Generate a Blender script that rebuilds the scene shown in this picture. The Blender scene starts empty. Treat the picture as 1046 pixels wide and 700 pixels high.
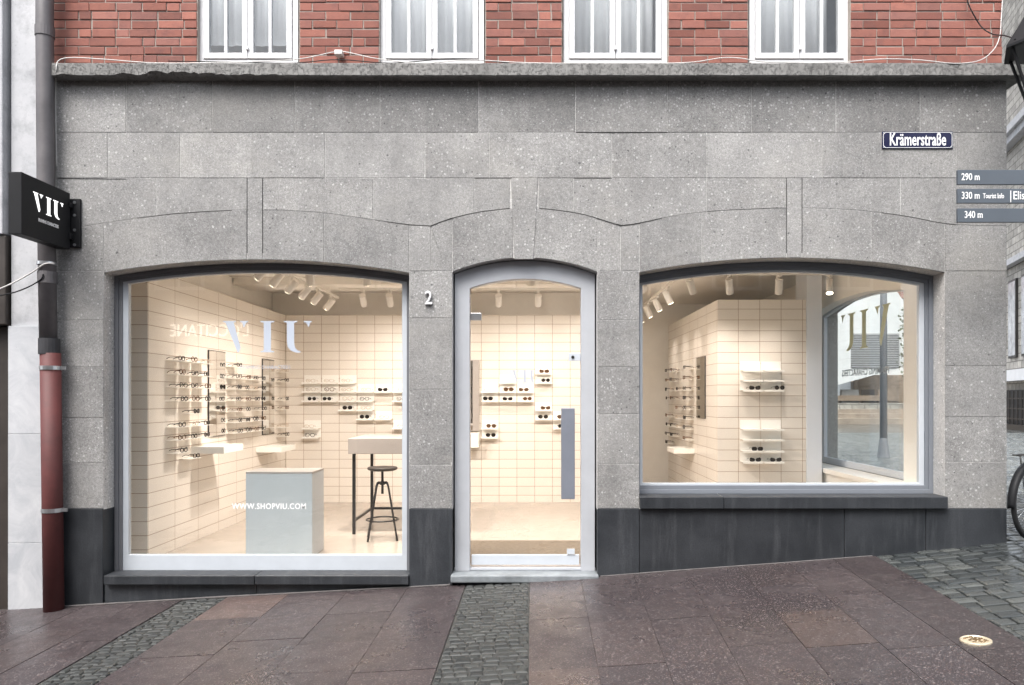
import bpy, math, random
import numpy as np
from mathutils import Vector, Matrix
random.seed(7)
SC = bpy.context.scene
COL = SC.collection
R = math.radians
# ------------------------------------------------------------------ camera
D = 6.5; S0 = 116.0; F = S0 * D; EYE = 1.58; CX, CY = 542.0, 407.0
cd = bpy.data.cameras.new('camera'); cam = bpy.data.objects.new('camera', cd); COL.objects.link(cam)
cam.location = (0, -D, EYE); cam.rotation_euler = (R(90), 0, 0)
cd.sensor_width = 36; cd.lens = F / 1046 * 36
cd.shift_x = -19 / 1046; cd.shift_y = 57 / 1046
cd.clip_start = .05; cd.clip_end = 1000
SC.camera = cam
# ------------------------------------------------------------------ world + sun (overcast)
SUN_EL, SUN_AZ = 58, -28         # azimuth: from behind the viewer, to the left
W = bpy.data.worlds.new('World'); SC.world = W; W.use_nodes = True
wn = W.node_tree; wn.nodes.clear()
sky = wn.nodes.new('ShaderNodeTexSky'); sky.sky_type = 'NISHITA'; sky.sun_disc = False
sky.sun_elevation = R(SUN_EL); sky.sun_rotation = R(180 - SUN_AZ); sky.air_density = 1.0; sky.dust_density = 4.0
hs = wn.nodes.new('ShaderNodeHueSaturation'); hs.inputs['Saturation'].default_value = .36
bg = wn.nodes.new('ShaderNodeBackground'); bg.inputs['Strength'].default_value = .15
wo = wn.nodes.new('ShaderNodeOutputWorld')
wn.links.new(sky.outputs[0], hs.inputs['Color']); wn.links.new(hs.outputs[0], bg.inputs[0]); wn.links.new(bg.outputs[0], wo.inputs[0])
sl = bpy.data.lights.new('sun', 'SUN'); sl.energy = 1.4; sl.angle = R(35); sl.color = (1, .965, .93)
so = bpy.data.objects.new('sun', sl); COL.objects.link(so)
_d = Vector((math.sin(R(SUN_AZ)) * math.cos(R(SUN_EL)), -math.cos(R(SUN_AZ)) * math.cos(R(SUN_EL)), math.sin(R(SUN_EL))))
so.rotation_euler = _d.to_track_quat('Z', 'Y').to_euler(); so.location = _d * 30
vs = SC.view_settings; vs.view_transform = 'Standard'; vs.look = 'None'; vs.gamma = 1; vs.use_curve_mapping = False
vs.exposure = 1.45
SC.render.engine = 'CYCLES'
cy = SC.cycles; cy.max_bounces = 10; cy.diffuse_bounces = 8; cy.glossy_bounces = 5; cy.transparent_max_bounces = 24
cy.use_denoising = True; cy.sample_clamp_indirect = 0; cy.caustics_reflective = False; cy.caustics_refractive = False
SPOT_W = 33.0; WARM = (1.0, .88, .80)

# ------------------------------------------------------------------ helpers
def wx(px, y=0): return (px - CX) * (D + y) / F
def wz(py, y=0): return EYE + (CY - py) * (D + y) / F

class MB:
    def __init__(s): s.v = []; s.f = []; s.t = []; s.m = []
    def add(s, vs_, fs, tint=(1, 0, 0), mi=0):
        o = len(s.v); s.v += [tuple(p) for p in vs_]
        for f in fs: s.f.append(tuple(i + o for i in f)); s.t.append(tint); s.m.append(mi)
    def box(s, x0, x1, y0, y1, z0, z1, tint=(1, 0, 0), mi=0, M=None):
        p = [(x, y, z) for z in (z0, z1) for y in (y0, y1) for x in (x0, x1)]
        if M is not None: p = [tuple(M @ Vector(q)) for q in p]
        s.add(p, [(0, 2, 3, 1), (4, 5, 7, 6), (0, 1, 5, 4), (2, 6, 7, 3), (0, 4, 6, 2), (1, 3, 7, 5)], tint, mi)
    def tube(s, pts, r, n=8, closed=False, mi=0, tint=(1, 0, 0), cap=True):
        P = [Vector(p) for p in pts]; k = len(P); rr = r if isinstance(r, (list, tuple)) else [r] * k
        rings = []; up = None
        for i in range(k):
            a = P[(i - 1) % k] if closed or i > 0 else P[i]; b = P[(i + 1) % k] if closed or i < k - 1 else P[i]
            t = (b - a).normalized()
            if up is None:
                up = t.orthogonal().normalized()
            else:
                up = (up - t * up.dot(t)); up = up.normalized() if up.length > 1e-6 else t.orthogonal().normalized()
            w = t.cross(up)
            rings.append([P[i] + (up * math.cos(2 * math.pi * j / n) + w * math.sin(2 * math.pi * j / n)) * rr[i] for j in range(n)])
        vs_ = [p for r_ in rings for p in r_]; fs = []
        for i in range(k if closed else k - 1):
            i2 = (i + 1) % k
            for j in range(n):
                j2 = (j + 1) % n; fs.append((i * n + j, i * n + j2, i2 * n + j2, i2 * n + j))
        if cap and not closed:
            fs.append(tuple(range(n - 1, -1, -1))); fs.append(tuple((k - 1) * n + j for j in range(n)))
        s.add(vs_, fs, tint, mi)
    def lathe(s, prof, c=(0, 0, 0), n=24, M=None, mi=0, tint=(1, 0, 0)):
        vs_ = []
        for (r, z) in prof:
            for j in range(n):
                a = 2 * math.pi * j / n; q = Vector((r * math.cos(a), r * math.sin(a), z))
                if M is not None: q = M @ q
                vs_.append(q + Vector(c))
        fs = []
        for i in range(len(prof) - 1):
            for j in range(n):
                j2 = (j + 1) % n; fs.append((i * n + j, i * n + j2, (i + 1) * n + j2, (i + 1) * n + j))
        fs.append(tuple(range(n - 1, -1, -1))); fs.append(tuple((len(prof) - 1) * n + j for j in range(n)))
        s.add(vs_, fs, tint, mi)
    def prism(s, poly, y0, y1, fn=None, mi=0, tint=(1, 0, 0)):
        # poly in (u, w): extruded along y; fn maps (u, y, w) to a point
        fn = fn or (lambda u, y, w: (u, y, w)); n = len(poly)
        vs_ = [fn(u, y0, w) for u, w in poly] + [fn(u, y1, w) for u, w in poly]
        fs = [tuple(range(n)), tuple(range(2 * n - 1, n - 1, -1))]
        for i in range(n): j = (i + 1) % n; fs.append((i, i + n, j + n, j))
        s.add(vs_, fs, tint, mi)
    def build(s, name, mat, parent=None, smooth=False, bevel=0, seg=2, loc=None):
        me = bpy.data.meshes.new(name)
        off = Vector((0, 0, 0)); p = parent
        while p is not None: off += p.location; p = p.parent
        if loc is not None: off = off + Vector(loc)
        me.from_pydata([tuple(Vector(v) - off) for v in s.v], [], s.f)
        mats = mat if isinstance(mat, (list, tuple)) else [mat]
        for m in mats: me.materials.append(m)
        if len(mats) > 1: me.polygons.foreach_set('material_index', s.m)
        a = me.attributes.new('tint', 'FLOAT_COLOR', 'FACE')
        a.data.foreach_set('color', np.array([(t[0], t[1], t[2], 1) for t in s.t], dtype=np.float32).ravel())
        if smooth: me.polygons.foreach_set('use_smooth', [True] * len(me.polygons))
        me.update()
        o = bpy.data.objects.new(name, me); COL.objects.link(o)
        if parent is not None: o.parent = parent
        if loc is not None: o.location = loc
        if bevel:
            b = o.modifiers.new('bevel', 'BEVEL'); b.width = bevel; b.segments = seg; b.limit_method = 'ANGLE'; b.angle_limit = R(40)
            b.harden_normals = False
        return o

def empty(name, loc=(0, 0, 0), rz=0):
    o = bpy.data.objects.new(name, None); COL.objects.link(o); o.location = loc; o.rotation_euler = (0, 0, rz); o.empty_display_size = .2
    return o
def tag(o, label=None, cat=None, group=None, kind=None):
    if label: o['label'] = label
    if cat: o['category'] = cat
    if group: o['group'] = group
    if kind: o['kind'] = kind
    return o
def copy_tree(o, parent=None):
    c = o.copy(); COL.objects.link(c)
    if parent is not None: c.parent = parent
    for ch in list(o.children): copy_tree(ch, c)
    return c

# ------------------------------------------------------------------ materials
class NT:
    def __init__(s, name):
        s.mat = bpy.data.materials.new(name); s.mat.use_nodes = True; s.nt = s.mat.node_tree; s.nt.nodes.clear()
        s.out = s.nt.nodes.new('ShaderNodeOutputMaterial')
    def n(s, typ, inp=None, **props):
        nd = s.nt.nodes.new('ShaderNode' + typ)
        for k, v in props.items(): setattr(nd, k, v)
        for k, v in (inp or {}).items():
            sk = nd.inputs[k]
            if isinstance(v, bpy.types.NodeSocket): s.nt.links.new(v, sk)
            else: sk.default_value = v
        return nd
    def math(s, op, a, b=0.0, clamp=False):
        nd = s.nt.nodes.new('ShaderNodeMath'); nd.operation = op; nd.use_clamp = clamp
        for i, v in enumerate((a, b)):
            if isinstance(v, bpy.types.NodeSocket): s.nt.links.new(v, nd.inputs[i])
            else: nd.inputs[i].default_value = v
        return nd.outputs[0]
    def mix(s, f, a, b, typ='MIX'):
        nd = s.nt.nodes.new('ShaderNodeMix'); nd.data_type = 'RGBA'; nd.blend_type = typ
        for i, v in ((0, f), (6, a), (7, b)):
            if isinstance(v, bpy.types.NodeSocket): s.nt.links.new(v, nd.inputs[i])
            else: nd.inputs[i].default_value = (v if i == 0 else (*v, 1) if len(v) == 3 else v)
        return nd.outputs[2]
    def noise(s, scale, detail=4, rough=.6, vec=None, dist=0):
        nd = s.n('TexNoise', {'Scale': scale, 'Detail': detail, 'Roughness': rough, 'Distortion': dist})
        s.nt.links.new(vec or s.co(), nd.inputs['Vector']); return nd.outputs[0]
    def co(s, scale=None):
        if not hasattr(s, '_co'): s._co = s.n('TexCoord').outputs['Object']
        if scale is None: return s._co
        return s.n('Mapping', {'Vector': s._co, 'Scale': scale}).outputs[0]
    def ramp(s, v, a, b):
        return s.n('MapRange', {'Value': v, 'From Min': a, 'From Max': b}, clamp=True).outputs[0]
    def tint(s):
        if not hasattr(s, '_t'):
            a = s.n('Attribute', attribute_name='tint'); s._t = s.n('SeparateColor', {'Color': a.outputs['Color']}).outputs
        return s._t
    def bsdf(s, col, rough=.6, bump=None, bs=.3, bd=.01, metal=0, spec=.5, **kw):
        b = s.n('BsdfPrincipled', {'Metallic': metal, 'Specular IOR Level': spec, **kw})
        for k, v in (('Base Color', col), ('Roughness', rough)):
            if isinstance(v, bpy.types.NodeSocket): s.nt.links.new(v, b.inputs[k])
            else: b.inputs[k].default_value = v if not isinstance(v, tuple) else (*v, 1) if len(v) == 3 else v
        if bump is not None:
            bp = s.n('Bump', {'Height': bump, 'Strength': bs, 'Distance': bd}); s.nt.links.new(bp.outputs[0], b.inputs['Normal'])
        s.nt.links.new(b.outputs[0], s.out.inputs[0]); return s.mat

def simple(name, col, rough=.5, metal=0, var=.12, scale=6, bs=.1, spec=.5, fine=60):
    t = NT(name); v = t.noise(scale, 5, .65); w = t.noise(fine, 3, .6)
    c = t.mix(t.ramp(v, .3, .7), tuple(x * (1 - var) for x in col), tuple(min(1, x * (1 + var)) for x in col))
    r = t.math('ADD', t.math('MULTIPLY', v, .18), max(rough - .09, .02))
    return t.bsdf(c, r, w, bs, .002, metal, spec)

def m_stone():
    t = NT('speckled_grey_stone'); tr, tg, tb = t.tint()[0], t.tint()[1], t.tint()[2]
    sh = t.n('VectorMath', {0: t.co(), 1: t.n('CombineXYZ', {'X': t.math('MULTIPLY', tb, 31.7), 'Y': t.math('MULTIPLY', tb, 17.3), 'Z': t.math('MULTIPLY', tb, 9.1)}).outputs[0]}, operation='ADD').outputs[0]
    big = t.noise(1.6, 5, .62, sh); mid = t.noise(14, 4, .6, sh); fine = t.noise(110, 4, .7, sh)
    c = t.mix(t.ramp(big, .3, .7), (.188, .186, .181), (.300, .296, .285))
    c = t.mix(t.math('MULTIPLY', t.ramp(mid, .35, .75), .35), c, (.345, .335, .315))
    c = t.mix(.75, c, t.mix(t.ramp(fine, .3, .7), (.55, .555, .565), (1.38, 1.385, 1.40)), 'MULTIPLY')
    mm = t.noise(48, 4, .7, sh); c = t.mix(.8, c, t.mix(t.ramp(mm, .32, .68), (.74, .74, .745), (1.24, 1.24, 1.25)), 'MULTIPLY')
    hs = []
    for sc, dthr, lo, hi, col in ((42, .34, .90, .46, (.54, .538, .53)), (110, .36, .74, .5, (.47, .47, .47)), (20, .22, .965, .16, (.52, .515, .51))):
        wv = t.n('VectorMath', {0: t.n('TexNoise', {'Vector': sh, 'Scale': sc * .8, 'Detail': 2}).outputs['Color'], 1: (.6 / sc,) * 3, 2: sh}, operation='MULTIPLY_ADD').outputs[0]
        vo = t.n('TexVoronoi', {'Vector': wv, 'Scale': sc})
        rnd = t.n('SeparateColor', {'Color': vo.outputs['Color']}).outputs
        thr = t.math('SUBTRACT', lo, t.math('MULTIPLY', t.math('MULTIPLY', tg, t.ramp(t.noise(3.2, 3, .6, sh), .3, .6)), hi))
        on = t.math('GREATER_THAN', rnd[0], thr)
        rad = t.math('MULTIPLY', t.math('ADD', rnd[1], .3), dthr)
        msk = t.math('MULTIPLY', on, t.ramp(t.math('SUBTRACT', rad, vo.outputs['Distance']), 0, .08))
        c = t.mix(t.math('MULTIPLY', msk, t.math('ADD', t.math('MULTIPLY', rnd[2], .5), .3)), c, col)
        dk = t.math('MULTIPLY', t.math('LESS_THAN', rnd[0], .06), t.ramp(t.math('SUBTRACT', t.math('MULTIPLY', rad, .8), vo.outputs['Distance']), 0, .06))
        c = t.mix(t.math('MULTIPLY', dk, .75), c, (.06, .06, .062)); hs.append(dk)
    # rain streaks and grime with a shape of their own
    st = t.n('TexNoise', {'Vector': t.co((3.5, 1, .5)), 'Scale': 1.3, 'Detail': 5, 'Roughness': .7}).outputs[0]
    c = t.mix(t.math('MULTIPLY', t.ramp(st, .50, .74), .32), c, (.125, .123, .12))
    s2 = t.n('TexNoise', {'Vector': t.co((.6, 1, 1.1)), 'Scale': .9, 'Detail': 6, 'Roughness': .7}).outputs[0]
    c = t.mix(t.math('MULTIPLY', t.ramp(s2, .52, .72), .40), c, (.36, .345, .315)); c = t.mix(t.math('MULTIPLY', t.ramp(s2, .46, .30), .22), c, (.15, .15, .152))
    c = t.mix(1.0, c, t.n('CombineColor', {0: tr, 1: tr, 2: tr}).outputs[0], 'MULTIPLY')
    h = t.math('SUBTRACT', t.math('ADD', fine, t.math('MULTIPLY', mid, .5)), t.math('MULTIPLY', hs[0], 1.2))
    return t.bsdf(c, .82, h, .55, .003, spec=.3)
def m_plinth():
    t = NT('dark_basalt'); a = t.noise(2.2, 6, .65); f = t.noise(90, 4, .7)
    st = t.n('TexNoise', {'Vector': t.co((7, 1, .8)), 'Scale': 1.5, 'Detail': 5, 'Roughness': .7}).outputs[0]
    c = t.mix(t.ramp(a, .3, .72), (.014, .0165, .020), (.034, .0375, .043)); c = t.mix(t.math('MULTIPLY', t.ramp(st, .5, .72), .5), c, (.07, .074, .08))
    c = t.mix(.5, c, t.mix(t.ramp(f, .3, .7), (.5, .5, .5), (1.5, 1.5, 1.5)), 'MULTIPLY')
    c = t.mix(1.0, c, t.n('CombineColor', {0: t.tint()[0], 1: t.tint()[0], 2: t.tint()[0]}).outputs[0], 'MULTIPLY')
    return t.bsdf(c, t.math('ADD', t.math('MULTIPLY', a, .3), .35), f, .4, .002)
def m_brick():
    t = NT('red_brick'); tr, tg, tb = t.tint()[0], t.tint()[1], t.tint()[2]
    sh = t.n('VectorMath', {0: t.co(), 1: t.n('CombineXYZ', {'X': t.math('MULTIPLY', tg, 53.0), 'Y': tg, 'Z': t.math('MULTIPLY', tg, 29.0)}).outputs[0]}, operation='ADD').outputs[0]
    a = t.noise(11, 5, .65, sh); f = t.noise(120, 4, .7, sh)
    c = t.mix(tg, (.208, .082, .064), (.30, .124, .094)); c = t.mix(t.math('MULTIPLY', tb, .7), c, (.235, .115, .098))
    c = t.mix(t.math('MULTIPLY', t.ramp(a, .48, .78), .6), c, (.12, .062, .06)); c = t.mix(t.math('MULTIPLY', t.ramp(f, .6, .75), .45), c, (.46, .30, .27))
    c = t.mix(1.0, c, t.n('CombineColor', {0: tr, 1: tr, 2: tr}).outputs[0], 'MULTIPLY')
    return t.bsdf(c, .85, t.math('ADD', f, a), .6, .004, spec=.25)
def m_tile(name, axis, W_, H_, px, pz, col=(.74, .69, .63), mort=(.34, .25, .18)):
    t = NT(name); s = t.n('SeparateXYZ', {'Vector': t.co()}).outputs
    u = t.math('ADD', s[0 if axis == 'x' else 1], -px + 40 * W_); v = t.math('ADD', s[2], -pz + 40 * H_)
    br = t.n('TexBrick', {'Vector': t.n('CombineXYZ', {'X': u, 'Y': v}).outputs[0], 'Color1': (.97, .97, .97, 1), 'Color2': (1.03, 1.03, 1.03, 1), 'Mortar': (0, 0, 0, 1), 'Scale': 1.0, 'Mortar Size': .0032, 'Mortar Smooth': .2, 'Brick Width': W_, 'Row Height': H_}, offset=0.0, squash=1.0)
    n = t.noise(2.5, 3, .5); c = t.mix(1.0, col, br.outputs['Color'], 'MULTIPLY'); c = t.mix(t.math('MULTIPLY', n, .06), c, (.7, .6, .5))
    c = t.mix(br.outputs['Fac'], c, mort)
    return t.bsdf(c, t.math('ADD', t.math('MULTIPLY', t.noise(7, 3), .12), .25), t.math('SUBTRACT', 1.0, br.outputs['Fac']), .4, .003, spec=.35)
def m_glass(name='window_glass', tint=(.97, .985, .98), ior=1.58):
    t = NT(name)
    ge = t.n('NewGeometry'); dt = t.n('VectorMath', {0: ge.outputs['Normal'], 1: ge.outputs['Incoming']}, operation='DOT_PRODUCT').outputs['Value']
    f0 = ((ior - 1) / (ior + 1)) ** 2; k = t.math('POWER', t.math('SUBTRACT', 1.0, t.math('ABSOLUTE', dt)), 5.0)
    fr = t.math('ADD', f0, t.math('MULTIPLY', k, 1 - f0))
    mx = t.n('MixShader', {0: t.math('MULTIPLY', fr, 1.0, True), 1: t.n('BsdfTransparent', {'Color': (*tint, 1)}).outputs[0], 2: t.n('BsdfGlossy', {'Color': (1, 1, 1, 1), 'Roughness': 0.0}).outputs[0]})
    t.nt.links.new(mx.outputs[0], t.out.inputs[0]); return t.mat
def m_emit(name, col, s):
    t = NT(name); e = t.n('Emission', {'Color': (*col, 1), 'Strength': s}); t.nt.links.new(e.outputs[0], t.out.inputs[0]); return t.mat
def m_slab():
    t = NT('wet_reddish_paving'); tr, tg, tb = t.tint()[0], t.tint()[1], t.tint()[2]
    big = t.noise(1.1, 5, .6); mid = t.noise(9, 5, .7); f = t.noise(150, 3, .7)
    c = t.mix(t.ramp(t.math('ADD', t.math('MULTIPLY', big, .5), t.math('MULTIPLY', tg, .5)), .25, .75), (.037, .029, .031), (.055, .043, .0445))
    c = t.mix(t.math('MULTIPLY', tb, .5), c, (.115, .075, .058))
    c = t.mix(t.math('MULTIPLY', t.ramp(mid, .30, .78), .6), c, (.03, .028, .03))
    for sc, thr, col, k in ((95, .64, (.15, .127, .126), .9), (55, .84, (.185, .158, .155), .8), (140, .72, (.016, .014, .015), .85), (80, .80, (.10, .062, .054), .8)):
        vo = t.n('TexVoronoi', {'Vector': t.co(), 'Scale': sc}); rn = t.n('SeparateColor', {'Color': vo.outputs['Color']}).outputs
        ms = t.math('MULTIPLY', t.math('GREATER_THAN', rn[1], thr), t.ramp(vo.outputs['Distance'], .42, .3)); c = t.mix(t.math('MULTIPLY', ms, k), c, col)
    c = t.mix(1.0, c, t.n('CombineColor', {0: tr, 1: tr, 2: tr}).outputs[0], 'MULTIPLY')
    wet = t.ramp(t.math('ADD', t.noise(.8, 4, .6), t.math('MULTIPLY', t.noise(6, 3), .35)), .55, .85)
    r = t.math('SUBTRACT', .50, t.math('MULTIPLY', wet, .36))
    vo2 = t.n('TexVoronoi', {'Vector': t.co(), 'Scale': 110})
    return t.bsdf(c, r, t.math('MULTIPLY', vo2.outputs['Distance'], -1.0), .35, .003)
def m_cobble(name='wet_cobbles', base=.08):
    t = NT(name); tr, tg, tb = t.tint()[0], t.tint()[1], t.tint()[2]
    a = t.noise(30, 5, .7); f = t.noise(140, 3, .6)
    c = t.mix(tg, (.032, .037, .039), (.085, .089, .084)); c = t.mix(t.math('MULTIPLY', tb, .5), c, (.070, .078, .072))
    c = t.mix(t.math('MULTIPLY', t.ramp(a, .45, .75), .5), c, (.04, .043, .044)); c = t.mix(.4, c, t.mix(f, (.5, .5, .5), (1.5, 1.5, 1.5)), 'MULTIPLY')
    c = t.mix(1.0, c, t.n('CombineColor', {0: tr, 1: tr, 2: tr}).outputs[0], 'MULTIPLY')
    return t.bsdf(c, t.math('ADD', t.math('MULTIPLY', t.noise(4, 4), .30), base), t.math('ADD', a, t.math('MULTIPLY', f, .4)), .5, .004)
def m_marble():
    t = NT('white_marble'); a = t.noise(3, 6, .7, dist=1.2); f = t.noise(24, 4, .75)
    c = t.mix(t.ramp(a, .35, .68), (.39, .405, .43), (.52, .53, .545)); c = t.mix(t.math('MULTIPLY', t.ramp(f, .66, .74), .7), c, (.22, .22, .23))
    c = t.mix(1.0, c, t.n('CombineColor', {0: t.tint()[0], 1: t.tint()[0], 2: t.tint()[0]}).outputs[0], 'MULTIPLY')
    return t.bsdf(c, .45, f, .15, .002)
def m_concrete(name, a_, b_, spots=True):
    t = NT(name); a = t.noise(2.4, 6, .7); f = t.noise(45, 5, .75); c = t.mix(t.ramp(a, .3, .7), a_, b_)
    c = t.mix(t.math('MULTIPLY', t.ramp(f, .56, .68), .8 if spots else .25), c, tuple(x * .35 for x in a_))
    d = t.noise(6, 5, .7); c = t.mix(t.math('MULTIPLY', t.ramp(d, .5, .75), .6), c, tuple(x * .5 for x in a_))
    return t.bsdf(c, .9, t.math('SUBTRACT', d, t.ramp(f, .5, .62)) if spots else f, .8 if spots else .2, .008 if spots else .003, spec=.25)
def m_rubble():
    t = NT('old_stone_masonry'); s = t.n('SeparateXYZ', {'Vector': t.co()}).outputs
    u = t.math('ADD', s[0], s[1])
    br = t.n('TexBrick', {'Vector': t.n('CombineXYZ', {'X': u, 'Y': s[2]}).outputs[0], 'Color1': (.30, .29, .27, 1), 'Color2': (.48, .46, .43, 1), 'Mortar': (.2, .19, .18, 1), 'Scale': 1.0, 'Mortar Size': .02, 'Brick Width': .62, 'Row Height': .31})
    n = t.noise(3, 6, .7); c = t.mix(.6, br.outputs['Color'], t.mix(t.ramp(n, .3, .7), (.5, .5, .5), (1.4, 1.4, 1.35)), 'MULTIPLY')
    return t.bsdf(c, .9, t.math('ADD', n, t.math('MULTIPLY', br.outputs['Fac'], -.5)), .8, .05, spec=.2)

STONE = m_stone(); PLINTH = m_plinth(); BRICK = m_brick()
MORTAR = simple('mortar', (.30, .265, .235), .9, var=.2, scale=8, bs=.5)
TW, TH = .2648, .1342
TILE_X = m_tile('cream_tiles_x', 'x', TW, TH, -.734, 1.611); TILE_Y = m_tile('cream_tiles_y', 'y', .53, TH, .55, 1.611)
PLAIN = simple('cream_wall_paint', (.87, .84, .79), .7, var=.03, bs=.03)
CEIL = simple('cream_ceiling', (.90, .875, .83), .8, var=.03, bs=.03)
FLOOR = simple('polished_cream_floor', (.42, .37, .32), .2, var=.05, scale=2, bs=.02)
WHITE = simple('white_painted_metal', (.50, .535, .575), .4, var=.04, bs=.04)
COLW = simple('daylight_tinted_white', (.70, .735, .79), .6, var=.02, bs=.02)  # cool daylight mixed into this white; also brightens the dim side window frame
WHITEW = simple('white_window_paint', (.64, .645, .655), .35, var=.04, scale=9, bs=.06)
ALU = simple('grey_aluminium', (.15, .155, .168), .42, metal=.0, var=.06, bs=.04)
ALUL = simple('pale_blue_grey_frame', (.18, .196, .222), .4, var=.04, bs=.04)
DOORF = simple('pale_grey_door_frame', (.415, .432, .46), .42, var=.04, bs=.05)
SHELF = simple('white_shelf_metal', (.86, .84, .80), .45, var=.02, bs=.02)
SPOT = simple('white_lamp_metal', (.78, .75, .70), .4, var=.02, bs=.02)
BLACK = simple('black_powder_coat', (.010, .0105, .012), .55, var=.2, bs=.08, spec=.25)
DKMET = simple('dark_steel', (.03, .029, .028), .4, metal=.3, var=.2, bs=.08)
WOODD = simple('dark_wood_seat', (.038, .031, .026), .5, var=.3, scale=14, bs=.1)
BLUEG = simple('grey_blue_handle', (.235, .255, .30), .35, metal=.3, var=.05, bs=.04)
CHROME = simple('brushed_steel', (.55, .56, .58), .3, metal=.9, var=.06, bs=.05)
PIPE = simple('grey_zinc_pipe', (.115, .108, .112), .5, metal=.2, var=.25, scale=4, bs=.15)
PIPER = simple('dark_red_pipe', (.088, .022, .021), .65, var=.25, scale=5, bs=.2)
DKPIPE = simple('black_pipe_collar', (.03, .03, .034), .55, var=.2, bs=.2)
GLASS = m_glass(); GLASSU = m_glass('upper_window_glass', (.96, .975, .98), 1.5)
def m_mirror():
    t = NT('mirror_glass'); return t.bsdf((.86, .85, .83), .03, metal=1.0)
MIRROR = m_mirror()
VINYL = simple('white_vinyl_letter', (.44, .485, .56), .5, var=.01, bs=.01)
LETTER = simple('white_letter', (.85, .85, .85), .5, var=.02, bs=.02)
def m_vinyl():
    t = NT('ochre_vinyl_letter'); a = t.n('BsdfDiffuse', {'Color': (.85, .80, .62, 1)}); b = t.n('BsdfTranslucent', {'Color': (.92, .86, .64, 1)})
    t.nt.links.new(t.n('MixShader', {0: .6, 1: a.outputs[0], 2: b.outputs[0]}).outputs[0], t.out.inputs[0]); return t.mat
GOLDV = m_vinyl()
ENAMEL = simple('dark_blue_enamel', (.006, .007, .040), .18, var=.1, bs=.05)
ENAMELW = simple('white_enamel', (.80, .80, .82), .2, var=.04, bs=.03)
SLATE = simple('slate_grey_sign', (.082, .098, .118), .4, var=.06, bs=.04)
BRASS = simple('worn_brass', (.80, .70, .52), .4, metal=.7, var=.12, scale=40, bs=.3)
SLAB = m_slab(); COBBLE = m_cobble(); SETTS = m_cobble('worn_small_setts', .42); MARBLE = m_marble()
CORN = m_concrete('weathered_concrete', (.18, .178, .172), (.285, .28, .27))
CONC = m_concrete('pale_render', (.42, .43, .45), (.52, .525, .54), False)
SOIL = simple('dark_joint_sand', (.035, .032, .03), .95, var=.3, scale=20, bs=.5)
RUBBLE = m_rubble()
STEP = simple('pale_worn_step', (.19, .208, .22), .5, var=.3, scale=7, bs=.4)
DKBROWN = simple('dark_brown_joinery', (.035, .028, .024), .5, var=.2, bs=.1)
WCABLE = simple('white_cable', (.58, .57, .55), .5, var=.08, bs=.05)
MAT = simple('brown_doormat', (.17, .135, .10), .95, var=.2, scale=30, bs=.6)
CURT = simple('white_curtain', (.88, .88, .88), .9, var=.05, bs=.1)
ROOMW = simple('light_room_wall', (.68, .66, .62), .9, var=.1, bs=.05)
WPLAST = simple('white_plaster', (.74, .75, .76), .8, var=.06, scale=2, bs=.1)
ROOFR = simple('red_roof_tiles', (.26, .13, .105), .8, var=.3, scale=5, bs=.4)
TIMBER = simple('brown_timber', (.27, .205, .155), .7, var=.3, scale=5, bs=.2)
SLATG = simple('grey_slats', (.20, .20, .20), .7, var=.2, scale=5, bs=.2)
LEAF = simple('ivy_leaf', (.055, .085, .03), .6, var=.5, scale=9, bs=.2)
POSTG = simple('grey_post_paint', (.19, .20, .22), .45, var=.1, bs=.1)
RUBBER = simple('black_rubber', (.014, .014, .015), .7, var=.2, bs=.3)
SPINE = simple('pale_plinth_lacquer', (.45, .475, .50), .4, var=.03, bs=.03)
TOPW = simple('cream_lacquer', (.36, .325, .30), .4, var=.03, bs=.03)
LENSE = m_emit('lamp_glow', (1, .86, .68), 9)
FR_DARK = simple('dark_acetate', (.02, .016, .014), .25, var=.2, bs=.02)
FR_BRWN = simple('brown_acetate', (.12, .055, .025), .25, var=.3, scale=40, bs=.02)
FR_CLR = simple('pale_acetate', (.50, .40, .31), .3, var=.1, bs=.02)
LENSD = simple('dark_lens', (.022, .019, .018), .12, var=.1, bs=.0)
LENSB = simple('brown_lens', (.10, .055, .03), .12, var=.1, bs=.0)

# ------------------------------------------------------------------ ground profile
GX = [-60, -9, -4.155, -2.73, -1.07, .586, 1.36, 2.22, 3.09, 4.19, 5.2, 60]
GZ = [-.5, -.47, -.256, -.17, -.084, .011, .071, .132, .20, .315, .345, .345]
def g(x): return float(np.interp(x, GX, GZ))

# ------------------------------------------------------------------ arches
class Arch:
    def __init__(s, x0, x1, zb, zs, zc): s.x0, s.x1, s.zb, s.zs, s.zc = x0, x1, zb, zs, zc
    def z(s, x):
        c = s.x1 - s.x0; h = max(s.zc - s.zs, 1e-4); Rr = (c * c / 4 + h * h) / (2 * h); xm = (s.x0 + s.x1) / 2
        return s.zs - (Rr - h) + math.sqrt(max(Rr * Rr - (x - xm) ** 2, 0))
    def inset(s, l, r, t, b):
        a = Arch(s.x0 + l, s.x1 - r, s.zb + b, s.zs, s.zc)
        a.zs = s.z(s.x0 + l) - t; a.zc = s.zc - t; return a
    def outline(s, n=28):
        pts = [(s.x0, s.zb), (s.x0, s.zb + (s.zs - s.zb) * .5)]
        for i in range(n + 1):
            x = s.x0 + (s.x1 - s.x0) * i / n; pts.append((x, s.z(x)))
        pts += [(s.x1, s.zb + (s.zs - s.zb) * .5), (s.x1, s.zb)]
        return pts
def mapx(u, d, z): return (u, d, z)
XW = 4.19
def mapside(u, d, z): return (XW - d, u, z)      # side wall: u runs along y, d goes inwards
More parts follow.
